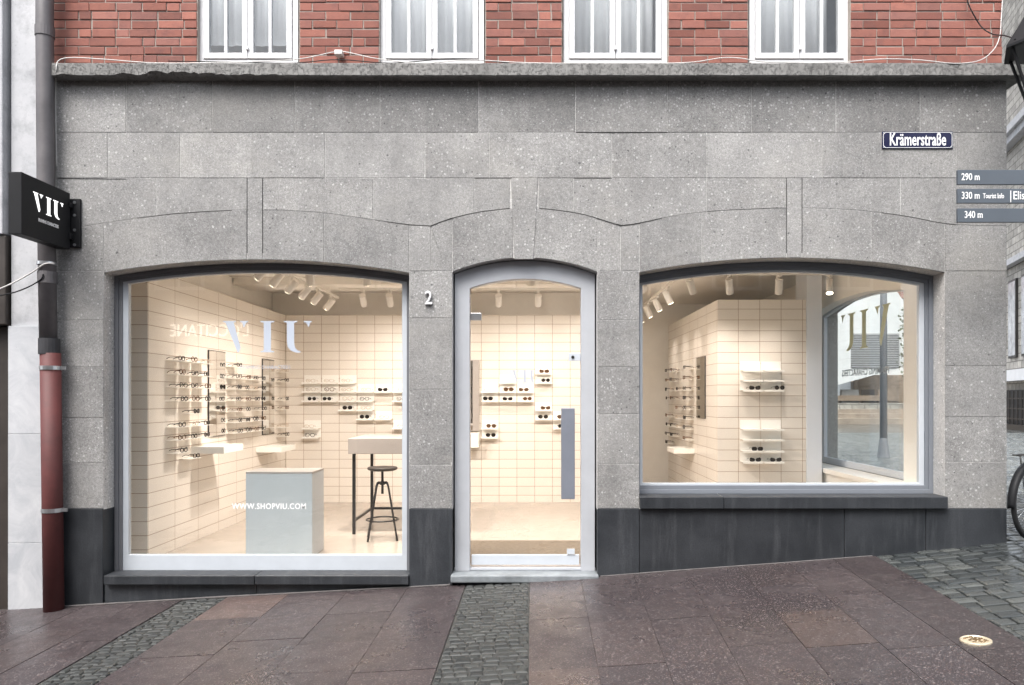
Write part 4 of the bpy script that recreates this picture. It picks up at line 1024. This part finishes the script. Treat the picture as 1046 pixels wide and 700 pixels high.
# wires at the left edge
def wire(name, pts, r_, mat_, label, cat='cable'):
    P = [Vector(p) for p in pts]; out = []
    for i in range(len(P) - 1):
        p0, p1, p2, p3 = P[max(i - 1, 0)], P[i], P[i + 1], P[min(i + 2, len(P) - 1)]
        for k in range(6):
            t = k / 6; out.append(.5 * ((2 * p1) + (-p0 + p2) * t + (2 * p0 - 5 * p1 + 4 * p2 - p3) * t * t + (-p0 + 3 * p1 - 3 * p2 + p3) * t ** 3))
    out.append(P[-1]); mb = MB(); mb.tube(out, r_, 6); return tag(mb.build(name, mat_, smooth=True), label, cat)
wire('cable', [pxp(-60, 316, -.12), pxp(0, 295, -.15), pxp(30, 280, -.17), pxp(45, 270, -.185), pxp(56, 269.5, -.14)], .006, WCABLE, 'white cable running from the left edge to the downpipe')
wire('cable', [pxp(-60, 310, -.10), pxp(0, 302, -.14), pxp(25, 295, -.16), pxp(41, 286, -.185), pxp(44, 280, -.185)], .0055, BLACK, 'black cable sagging from the left edge to the downpipe')
yc = -.02
wire('cable', [pxp(58, 170, yc), pxp(57.2, 130, yc), pxp(57, 90, yc), pxp(57.5, 72, -.128), pxp(60, 62, -.11), pxp(75, 59, -.1), pxp(110, 61, -.1), pxp(160, 64.5, -.1), pxp(225, 64, -.1), pxp(300, 61, -.1), pxp(340, 53.5, -.04), pxp(352, 53, -.04), pxp(385, 60, -.1), pxp(430, 64.6, -.1), pxp(480, 61.5, -.1), pxp(540, 64.3, -.1), pxp(620, 65, -.1), pxp(700, 64.2, -.1), pxp(735, 59.5, -.1), pxp(755, 59.5, -.1), pxp(785, 63.5, -.1), pxp(850, 64, -.1), pxp(900, 60.5, -.1), pxp(940, 61.5, -.1), pxp(975, 65, -.125), pxp(1000, 62, -.1), pxp(1014, 52, -.03), pxp(1021, 38, -.01), pxp(1023, 15, -.01), pxp(1026, -30, -.01)], .0042, WCABLE, 'thin white cable running along the cornice and up the brick corner')
wire('cable', [pxp(172, 62.6, -.05), pxp(240, 63.5, -.06), pxp(300, 64.5, -.07), pxp(345, 61, -.07), pxp(400, 64.5, -.08), pxp(465, 60, -.07), pxp(520, 64.5, -.08)], .004, BLACK, 'thin black cable lying on the cornice below the left windows')
mb = MB(); q = Vector(pxp(346, 54, -.03)); mb.box(q.x - .035, q.x + .035, -.05, .02, q.z - .022, q.z + .02)
tag(mb.build('cable_clip', WCABLE, None, bevel=.006), 'small white cable box on the brick between the left windows', 'cable box')

# ------------------------------------------------------------------ hanging sign
sgx = wx(72, -.08)
hs_ = tag(empty('hanging_sign', (wx(78), 0, wz(225))), 'black square box sign with white lettering projecting from the wall', 'sign')
x1 = -4.02; xs0 = x1 - .105; y0_, y1_ = -.70, -.12; z0_, z1_ = EYE + 1.29, EYE + 1.79
y0_ = F * (-x1) / (CX - 22) ; y0_ = y0_ - D; y1_ = F * (-x1) / (CX - 71.6) - D
sc0 = F / (D + y0_); z1_ = EYE + (CY - 175.5) / sc0; z0_ = EYE + (CY - 239) / sc0
mb = MB(); mb.box(xs0, x1, y0_, y1_, z0_, z1_); mb.build('box', BLACK, hs_, bevel=.004)
fn = lambda u, d, z: (x1 + .0015 - d, u, z)
uw = y1_ - y0_; hh = z1_ - z0_
mb = MB(); viu(mb, y0_ + uw * .22, z0_ + hh * .46, hh * .30, -.0015, .001, fn, sp=(0, 1.08, 1.70), sx=uw / hh * .80); mb.build('lettering', m_emit('lit_sign_letter', (1, 1, 1), .8), hs_)
mb = MB(); text_into(mb, 'FRAMING CHARACTERS', y0_ + uw * .53, z0_ + hh * .30, hh * .078, -.0015, .001, fn, sx=.62, center=True, bold=.0008); mb.build('small_lettering', LETTER, hs_)
xb0 = wx(72.5, -.01); xb1 = wx(83, -.01)
mb = MB(); mb.box(xb0, xb1, -.03, -.004, wz(253.5), wz(204)); mb.box((xb0 + xb1) / 2 - .02 - .06, (xb0 + xb1) / 2 - .01, y1_ - .02, -.031, wz(246), wz(240)); mb.box((xb0 + xb1) / 2 - .08, (xb0 + xb1) / 2 - .01, y1_ - .02, -.031, wz(214), wz(209)); mb.build('bracket', BLACK, hs_, bevel=.003)
for py in (208, 221, 236, 251):
    mb = MB(); mb.tube([((xb0 + xb1) / 2, -.03, wz(py)), ((xb0 + xb1) / 2, -.036, wz(py))], .013, 10); mb.build('bolt', CHROME, hs_)

# ------------------------------------------------------------------ street name plate and house number
ss = tag(empty('street_sign', (wx(936), 0, wz(152))), 'dark blue enamel street name plate with white lettering on stone wall', 'street sign')
x0, x1_, z0, z1 = wx(900.5), wx(972.5), wz(152.5), wz(135)
mb = MB(); mb.box(x0, x1_, -.014, -.004, z0, z1); mb.build('plate', ENAMEL, ss, bevel=.003)
mb = MB(); i0, t_ = .007, .004
ymn, ymx = -.0158, -.0142
c_ = .018
pts = [(x0 + i0 + c_, z0 + i0), (x1_ - i0 - c_, z0 + i0), (x1_ - i0, z0 + i0 + c_), (x1_ - i0, z1 - i0 - c_), (x1_ - i0 - c_, z1 - i0), (x0 + i0 + c_, z1 - i0), (x0 + i0, z1 - i0 - c_), (x0 + i0, z0 + i0 + c_)]
xc, zc = (x0 + x1_) / 2, (z0 + z1) / 2
inn = [(xc + (p[0] - xc) * (1 - 2 * t_ / (x1_ - x0)), zc + (p[1] - zc) * (1 - 2 * t_ / (z1 - z0))) for p in pts]
n = 8; v = [(p[0], ymn, p[1]) for p in pts] + [(p[0], ymn, p[1]) for p in inn]; mb.add(v, [(i, (i + 1) % n, n + (i + 1) % n, n + i) for i in range(n)])
mb.build('border', ENAMELW, ss)
mb = MB(); text_into(mb, 'Krämerstraße', xc, zc - .046, .155, -.0165, -.0142, sx=.56, center=True, bold=.0026, spacing=1.02); mb.build('lettering', ENAMELW, ss)
mb = MB()
for x in (x0 + .012, x1_ - .012):
    for z in (z0 + .012, z1 - .012): mb.tube([(x, -.0142, z), (x, -.018, z)], .006, 10)
mb.build('screws', CHROME, ss)
mb = MB(); text_into(mb, '2', wx(438), wz(311), .165, -.028, -.008, sx=.86, center=True, bold=.002)
tag(mb.build('house_number', simple('satin_aluminium', (.66, .66, .67), .4, bs=.02)), 'silver numeral two on the stone pier left of the door', 'house number')

# ------------------------------------------------------------------ signpost with lantern at the right edge
py_ = -.62; px_ = 1071
pxw = wx(px_, py_)
sp = tag(empty('signpost', (pxw, py_, g(pxw))), 'slate grey finger signpost with three direction boards at right edge', 'signpost')
mb = MB(); mb.tube([(pxw, py_, g(pxw)), (pxw, py_, 3.93)], .042, 16); mb.lathe([(.085, 0), (.08, .02), (.06, .12), (.045, .16)], (pxw, py_, g(pxw)), 20); mb.build('post', POSTG, sp, smooth=False)
for k, (ya, yb, txt) in enumerate(((174, 189, '290 m'), (193.3, 208, '330 m'), (213.3, 227.5, '340 m'))):
    yy = py_ - .05
    mb = MB(); xa = wx(977.5, yy); z0, z1 = wz(yb, yy), wz(ya, yy); mb.box(xa, xa + 1.25, yy - .012, yy + .012, z0, z1); arm = mb.build('direction_board', SLATE, sp, bevel=.003)
    mb = MB(); text_into(mb, txt, wx(981 + (3 if k == 2 else 0), yy), z0 + .034, .078, yy - .0142, yy - .0122, sx=.74, bold=.0006)
    if k == 1:
        text_into(mb, 'Tourist Info', wx(1003, yy), z0 + .038, .056, yy - .0142, yy - .0122, sx=.62, bold=.0005)
        text_into(mb, '|', wx(1030, yy), z0 + .03, .10, yy - .0142, yy - .0122, sx=.8)
        text_into(mb, 'Elisenbrunnen', wx(1033.5, yy), z0 + .03, .092, yy - .0142, yy - .0122, sx=.78, bold=.0006)
    mb.build('lettering', LETTER, arm)
    mb = MB(); mb.box(pxw - .05, pxw + .05, yy + .013, py_ + .05, (z0 + z1) / 2 - .025, (z0 + z1) / 2 + .025); mb.build('board_clamp', POSTG, sp)
# lantern on top
lz = wz(47, py_)
ln = tag(empty('street_lantern', (pxw, py_, 3.93)), 'dark framed glass street lantern on a post at upper right edge', 'lantern')
rt, rb = pxw - wx(1034, py_), .155
zb_ = 3.97; zt_ = lz
def quad_ring(r, z): return [Vector((pxw - r * math.cos(R(60 * k)), py_ - r * math.sin(R(60 * k)), z)) for k in range(6)]
mb = MB(); A_, B_ = quad_ring(rt, zt_), quad_ring(rb, zb_)
for i in range(6):
    j = (i + 1) % 6; mb.tube([A_[i], B_[i]], .013, 6); mb.tube([A_[i], A_[j]], .013, 6); mb.tube([B_[i], B_[j]], .013, 6)
mb.lathe([(.05, -.05), (.06, -.02), (.16, 0), (.05, .01)], (pxw, py_, zb_ - .01), 16); mb.build('frame', BLACK, ln)
mb = MB(); rp = pxw - wx(1028, py_); C_ = quad_ring(rp, zt_ + .005); E_ = quad_ring(rp * .45, zt_ + .30); 
v = [tuple(p) for p in C_] + [tuple(p) for p in E_] + [tuple(p + Vector((0, 0, -.02))) for p in C_]
mb.add(v, [(i, (i + 1) % 6, 6 + (i + 1) % 6, 6 + i) for i in range(6)] + [tuple(range(6, 12)), tuple(range(17, 11, -1))] + [(i, 12 + i, 12 + (i + 1) % 6, (i + 1) % 6) for i in range(6)])
mb.lathe([(.12, .30), (.13, .34), (.08, .42), (.02, .45), (.015, .52)], (pxw, py_, zt_), 16); mb.build('roof_cap', BLACK, ln)
for i in range(6):
    j = (i + 1) % 6; mb = MB(); mb.add([tuple(A_[i]), tuple(A_[j]), tuple(B_[j]), tuple(B_[i])], [(0, 1, 2, 3)]); mb.build('glass_pane', GLASS, ln)
mb = MB(); mb.lathe([(.03, 0), (.045, .05), (.05, .12), (.03, .17), (.01, .19)], (pxw, py_, zt_ - .25), 14); mb.build('bulb', ENAMELW, ln, smooth=True)
wire('cable', [pxp(984, -25, -.0), pxp(988, 0, -.005), pxp(994, 14, -.01), pxp(1003, 28, -.02), pxp(1014, 35, -.1), pxp(1026, 36.5, -.35), pxp(1037, 40, py_ - .05)], .0055, BLACK, 'black cable from the brick corner to the street lantern')

# ------------------------------------------------------------------ bicycle behind the corner
bk = empty('bicycle', (4.44, .02, g(4.44) + .0)); bk.rotation_euler = (0, 0, R(30)); tag(bk, 'black city bicycle parked on the cobbles past the shop corner', 'bicycle')
def bpart(name, mb, mat_, par=None):
    o = mb.build(name, mat_, None, smooth=True); o.parent = par or bk; return o
def circ(cx, cz, r, n=48, a0=0, a1=360): return [(cx + r * math.cos(R(a)), 0, cz + r * math.sin(R(a))) for a in np.linspace(a0, a1, n, endpoint=(a1 - a0) < 360)]
for cx in (0, 1.06):
    mb = MB(); mb.tube(circ(cx, .345, .325), .02, 10, True); wh = bpart('wheel', mb, RUBBER)
    mb = MB(); mb.tube(circ(cx, .345, .30), .011, 8, True); bpart('rim', mb, DKMET, wh)
    mb = MB()
    for k in range(28):
        a = 2 * math.pi * k / 28; mb.tube([(cx + .02 * math.cos(a + .9), .02 * (-1) ** k, .345 + .02 * math.sin(a + .9)), (cx + .295 * math.cos(a), 0, .345 + .295 * math.sin(a))], .0014, 4)
    mb.tube([(cx, -.05, .345), (cx, .05, .345)], .022, 12); bpart('spokes', mb, CHROME, wh)
    mb = MB(); n = 30
    for a0, a1 in ((20, 185) if cx == 0 else (0, 150),):
        pts = circ(cx, .345, .365, n, a0, a1); v = []
        for p_ in pts: v += [(p_[0], -.03, p_[2] - .008), (p_[0], 0, p_[2]), (p_[0], .03, p_[2] - .008)]
        mb.add(v, [(3 * i + j, 3 * i + 3 + j, 3 * i + 4 + j, 3 * i + 1 + j) for i in range(n - 1) for j in (0, 1)])
    o = bpart('mudguard', mb, BLACK); so_ = o.modifiers.new('thickness', 'SOLIDIFY'); so_.thickness = .003
mb = MB()
for a, b, r_ in (((0, .0, .345), (.44, 0, .29), .011), ((0, 0, .345), (.34, 0, .80), .010), ((.44, 0, .29), (.31, 0, .90), .016), ((.44, 0, .29), (.93, 0, .80), .017), ((.345, 0, .78), (.91, 0, .88), .015), ((.90, 0, .95), (.945, 0, .74), .018), ((.945, 0, .74), (1.06, 0, .345), .012)): mb.tube([a, b], r_, 10)
bpart('frame', mb, BLACK)
mb = MB(); mb.tube([(.31, 0, .88), (.29, 0, 1.0)], .013, 10); mb.lathe([(.02, 0), (.10, .01), (.11, .04), (.07, .06), (.02, .065)], (.26, 0, .995), 20); bpart('saddle', mb, RUBBER)
mb = MB(); mb.tube([(.90, 0, .95), (.885, 0, 1.06)], .014, 10); mb.tube([(.74, -.29, 1.06), (.80, -.22, 1.07), (.89, -.08, 1.07), (.89, .08, 1.07), (.80, .22, 1.07), (.74, .29, 1.06)], .012, 10); bpart('handlebar', mb, DKMET)
mb = MB(); mb.lathe([(.09, -.004), (.09, .004)], (0, 0, 0), 28, Matrix.Translation((.44, -.06, .29)) @ Matrix.Rotation(R(90), 4, 'X')); mb.tube([(.44, -.07, .29), (.56, -.08, .20)], .008, 8); mb.box(.52, .62, -.15, -.08, .19, .21); mb.tube([(.44, .06, .29), (.32, .07, .38)], .008, 8); mb.box(.26, .36, .08, .15, .37, .39); bpart('crankset', mb, DKMET)
mb = MB(); mb.tube([(.40, -.02, .30), (.34, -.17, .012)], .008, 8); bpart('kickstand', mb, DKMET)
mb = MB()
for y_ in (-.06, 0, .06): mb.tube([(-.22, y_, .76), (.30, y_, .76)], .006, 6)
mb.tube([(-.22, -.06, .76), (-.22, .06, .76)], .006, 6)
for y_ in (-.06, .06): mb.tube([(-.1, y_, .76), (0, y_, .36)], .006, 6)
bpart('carrier', mb, DKMET)

# ------------------------------------------------------------------ buildings across the square
ob = tag(empty('old_stone_building', (22, 26, g(22))), 'old pale stone building with sloping ledge beyond the shop corner', 'building')
dirv = Vector((.318, 1, 0)).normalized(); P0 = Vector((13.4, 24.5 - 12.5, 0))
d0 = 23.5; base = Vector((504 / F * 30, 30 - D, 0))
ang = math.atan2(dirv.y, dirv.x)
Mo = Matrix.Translation(base) @ Matrix.Rotation(ang, 4, 'Z')     # local x along the wall, local -y... faces the square
def ol(mb, x0, x1, y0, y1, z0, z1): mb.box(x0, x1, y0, y1, z0, z1, M=Mo)
mb = MB(); ol(mb, -16, 3.8, -6, 0, .2, 26); mb.build('wall', RUBBLE, ob)
zc_ = EYE + 282 / F * 30
mb = MB(); ol(mb, -16.1, 3.9, .001, .5, zc_ - .25, zc_ + .05); ol(mb, -16.1, 3.9, .001, .35, zc_ - .55, zc_ - .251); ol(mb, -16.1, 3.9, .001, .3, EYE + 5.6, EYE + 5.85); mb.build('ledge', CONC, ob)
for x in (-12, -9, -6, -3, -.5, 1.2, 2.9):
    w = empty('window'); w.parent = ob; 
    mb = MB(); ol(mb, x - .5, x + .5, .001, .10, EYE + 1.7, EYE + 5.0); o = mb.build('window', DKMET, ob); bpy.data.objects.remove(w)
    mb = MB(); ol(mb, x - .42, x - .03, .101, .12, EYE + 1.8, EYE + 4.9); ol(mb, x + .03, x + .42, .101, .12, EYE + 1.8, EYE + 4.9); mb.build('pane', simple('pale_glass_panes', (.42, .44, .46), .2, var=.3, scale=3, bs=0), o)
mb = MB(); ol(mb, -16.05, 3.85, .001, .15, .3, EYE + .35); mb.build('base_course', PLINTH, ob)
mb = MB(); ol(mb, -16.05, 3.86, .16, .6, EYE + .7, EYE + 1.15); mb.build('shop_fascia', WPLAST, ob)
for k in range(12): pass
mb = MB()
for k in range(40): ol(mb, -16 + k * .5, -15.96 + k * .5, .62, .66, .4, EYE + .3)
for z in (.75, 1.15, 1.55): ol(mb, -16, 3.8, .63, .65, z, z + .05)
ol(mb, -16, 3.8, .5, .75, .34, .55)
tag(mb.build('square_railing', DKMET), 'dark metal railing in front of the old stone building', 'railing')

wb = tag(empty('white_building', (17, 33.5, g(17))), 'white plastered building with grey slatted opening across the square', 'building')
yd = 40 - D; s40 = F / 40
X = lambda px: (px - CX) / s40; Z = lambda py: EYE + (CY - py) / s40
mb = MB(); mb.prism([(X(800), Z(408)), (X(861), Z(392)), (X(923), Z(375)), (X(923), Z(308)), (X(907), Z(284)), (X(880), Z(262)), (X(830), Z(270)), (X(800), Z(290))], yd, yd + 5); mb.build('upper_wall', WPLAST, wb)
mb = MB(); mb.box(X(869), X(918), yd - .03, yd - .002, Z(376), Z(341)); sw = mb.build('slatted_opening', SLATG, wb)
mb = MB()
for k in range(15): z = Z(376) + (Z(341) - Z(376)) * (k + .5) / 15; mb.box(X(869), X(918), yd - .07, yd - .031, z - .03, z + .03)
mb.build('slats', CONC, sw)
mb = MB(); mb.box(X(800), X(923), yd + .5, yd + 5, .2, Z(410)); mb.build('ground_floor', TIMBER, wb)
for a, b, mt in ((862, 880, SLATG), (884, 896, DKBROWN), (900, 914, TIMBER)):
    mb = MB(); mb.box(X(a), X(b), yd + .3, yd + .49, .5, Z(398)); mb.build('shop_front', mt, wb)
mb = MB(); mb.box(X(800), X(960), yd + .2, yd + .5, Z(409.5), Z(404)); mb.build('canopy', TIMBER, wb)
rb_ = tag(empty('red_roofed_house', (20, 36, g(20))), 'white house with red tiled roof behind the ivy column', 'building')
mb = MB(); mb.box(X(918), X(985), yd + 6, yd + 12, .2, Z(307) + .9); mb.build('wall', WPLAST, rb_)
mb = MB(); mb.prism([(X(905), Z(307) + .9), (X(995), Z(307) + .9), (X(990), Z(262)), (X(930), Z(262))], yd + 5.6, yd + 12.4); mb.build('roof', ROOFR, rb_)
mb = MB(); mb.box(X(921), X(985), yd + 5.4, yd + 5.99, .2, Z(380)); mb.build('ground_floor', TIMBER, rb_)
iv = tag(empty('ivy_column', (X(929), yd - 2, g(17))), 'ivy climbing a slender post beside the white building', 'plant')
yi = yd - 2; xi = (929 - CX) / F * (yi + D)
mb = MB(); mb.tube([(xi, yi, .3), (xi, yi, EYE + 92 / F * (yi + D))], .12, 8); mb.build('stem', TIMBER, iv)
mb = MB(); rl = random.Random(8)
for k in range(1100):
    zz = EYE + rl.uniform(20, 95) / F * 38; a = rl.uniform(0, 6.28); rad = .12 + abs(rl.gauss(0, .16)); top = zz > EYE + 86 / F * 38
    c = Vector((xi + math.cos(a) * rad + (rl.uniform(-.2, 1.0) if top else 0), yi + math.sin(a) * rad, zz)); q = Matrix.Rotation(rl.uniform(0, 6.28), 3, Vector((rl.random() - .5, rl.random() - .5, rl.random() - .5)).normalized() if True else None)
    l = rl.uniform(.05, .10); P = [c + q @ Vector(p_) for p_ in ((-l, 0, 0), (0, -l * .7, 0), (l, 0, 0), (0, l * .7, 0))]; mb.add(P, [(0, 1, 2, 3)])
mb.build('leaves', LEAF, iv)
lp = tag(empty('lamp_post', (0, 0, 0)), 'tall plain grey post on the square seen through the side window', 'post'); yl_ = 9.0; xl_ = (902.5 - CX) / F * (yl_ + D)
lp.location = (xl_, yl_, g(xl_))
mb = MB(); mb.tube([(xl_, yl_, g(xl_)), (xl_, yl_, 6.2)], [.075, .06], 16); mb.build('pole', POSTG, lp, smooth=True)
mb = MB(); mb.lathe([(.13, 0), (.12, .05), (.085, .35), (.076, .4)], (xl_, yl_, g(xl_)), 20); mb.build('base', POSTG, lp)
mb = MB(); mb.lathe([(.07, 0), (.2, .08), (.2, .3), (.05, .42)], (xl_, yl_, 6.2), 16); mb.build('lamp_head', POSTG, lp)
# low wall on the square
lwt = tag(empty('low_wall', (17, 27, g(17))), 'low pale stone wall across the wet square behind the grey post', 'low wall')
mb = MB(); yw = 29.0
for k in range(3): mb.box(10.5, 24, yw + .25 * k, yw + .25 * (k + 1) - .002, .3, .62 + .22 * k)
mb.build('steps', simple('pale_stone_step', (.34, .28, .23), .7, var=.25, scale=2, bs=.2), lwt, bevel=.01)
mb = MB(); mb.box(10.5, 24, yw + .76, yw + .95, .3, 1.35); mb.build('parapet', RUBBLE, lwt)
# ------------------------------------------------------------------ building across the street (seen mirrored in the panes)
op = tag(empty('opposite_building', (0, -11, -.3)), 'tan brick building across the street mirrored in the shop panes', 'building')
yo = -11.0
BR2 = simple('tan_brick', (.23, .19, .155), .85, var=.35, scale=3, bs=.3)
mb = MB(); mb.box(-16, 9, yo - 6, yo, -.8, 7.6); mb.build('wall', BR2, op)
mb = MB(); mb.box(-16, 9, yo + .001, yo + .12, 3.55, 3.8); mb.box(-16, 9, yo + .001, yo + .35, 7.5, 7.75); mb.build('cornice', CORN, op)
for r_ in range(2):
    for k in range(9):
        x = -14.5 + k * 2.7; mb = MB(); mb.box(x, x + 1.2, yo + .001, yo + .05, 4.2 + r_ * 1.7, 5.4 + r_ * 1.7); w = mb.build('window', WHITEW, op)
        mb = MB(); mb.box(x + .08, x + .57, yo + .051, yo + .06, 4.28 + r_ * 1.7, 5.32 + r_ * 1.7); mb.box(x + .63, x + 1.12, yo + .051, yo + .06, 4.28 + r_ * 1.7, 5.32 + r_ * 1.7); mb.build('pane', DKMET, w)
for x0, x1 in ((-15, -11.6), (-11, -5), (-4.2, .2), (1.2, 5)):
    mb = MB(); mb.box(x0, x1, yo + .001, yo + .06, .1, 2.7); mb.build('shop_front', DKBROWN, op)
ot = tag(empty('shop_sign', (-7.7, yo, 2.9)), 'backlit shop sign across the street mirrored in the left pane', 'sign')
mb = MB(); mb.box(-11, -5, yo + .001, yo + .09, 2.8, 3.5); mb.build('board', DKBROWN, ot)
fo = lambda u, d, z: (u, d, z)
vd = (YF + .037) - yo + D + (YF + .037)
uc = (216 - CX) / F * vd; zz = EYE + (CY - 344) / F * vd; wd = 97 / F * vd
fm = lambda u, d, z: (2 * uc - u, d, z)      # read from the street side
mb = MB(); text_into(mb, "L'OCCITANE", uc, zz, .42, yo + .092, yo + .12, lambda u, d, z: (2 * uc - u, d, z), center=True, sx=.80); mb.build('lettering', m_emit('lit_letter', (1, .97, .9), 1.2), ot)
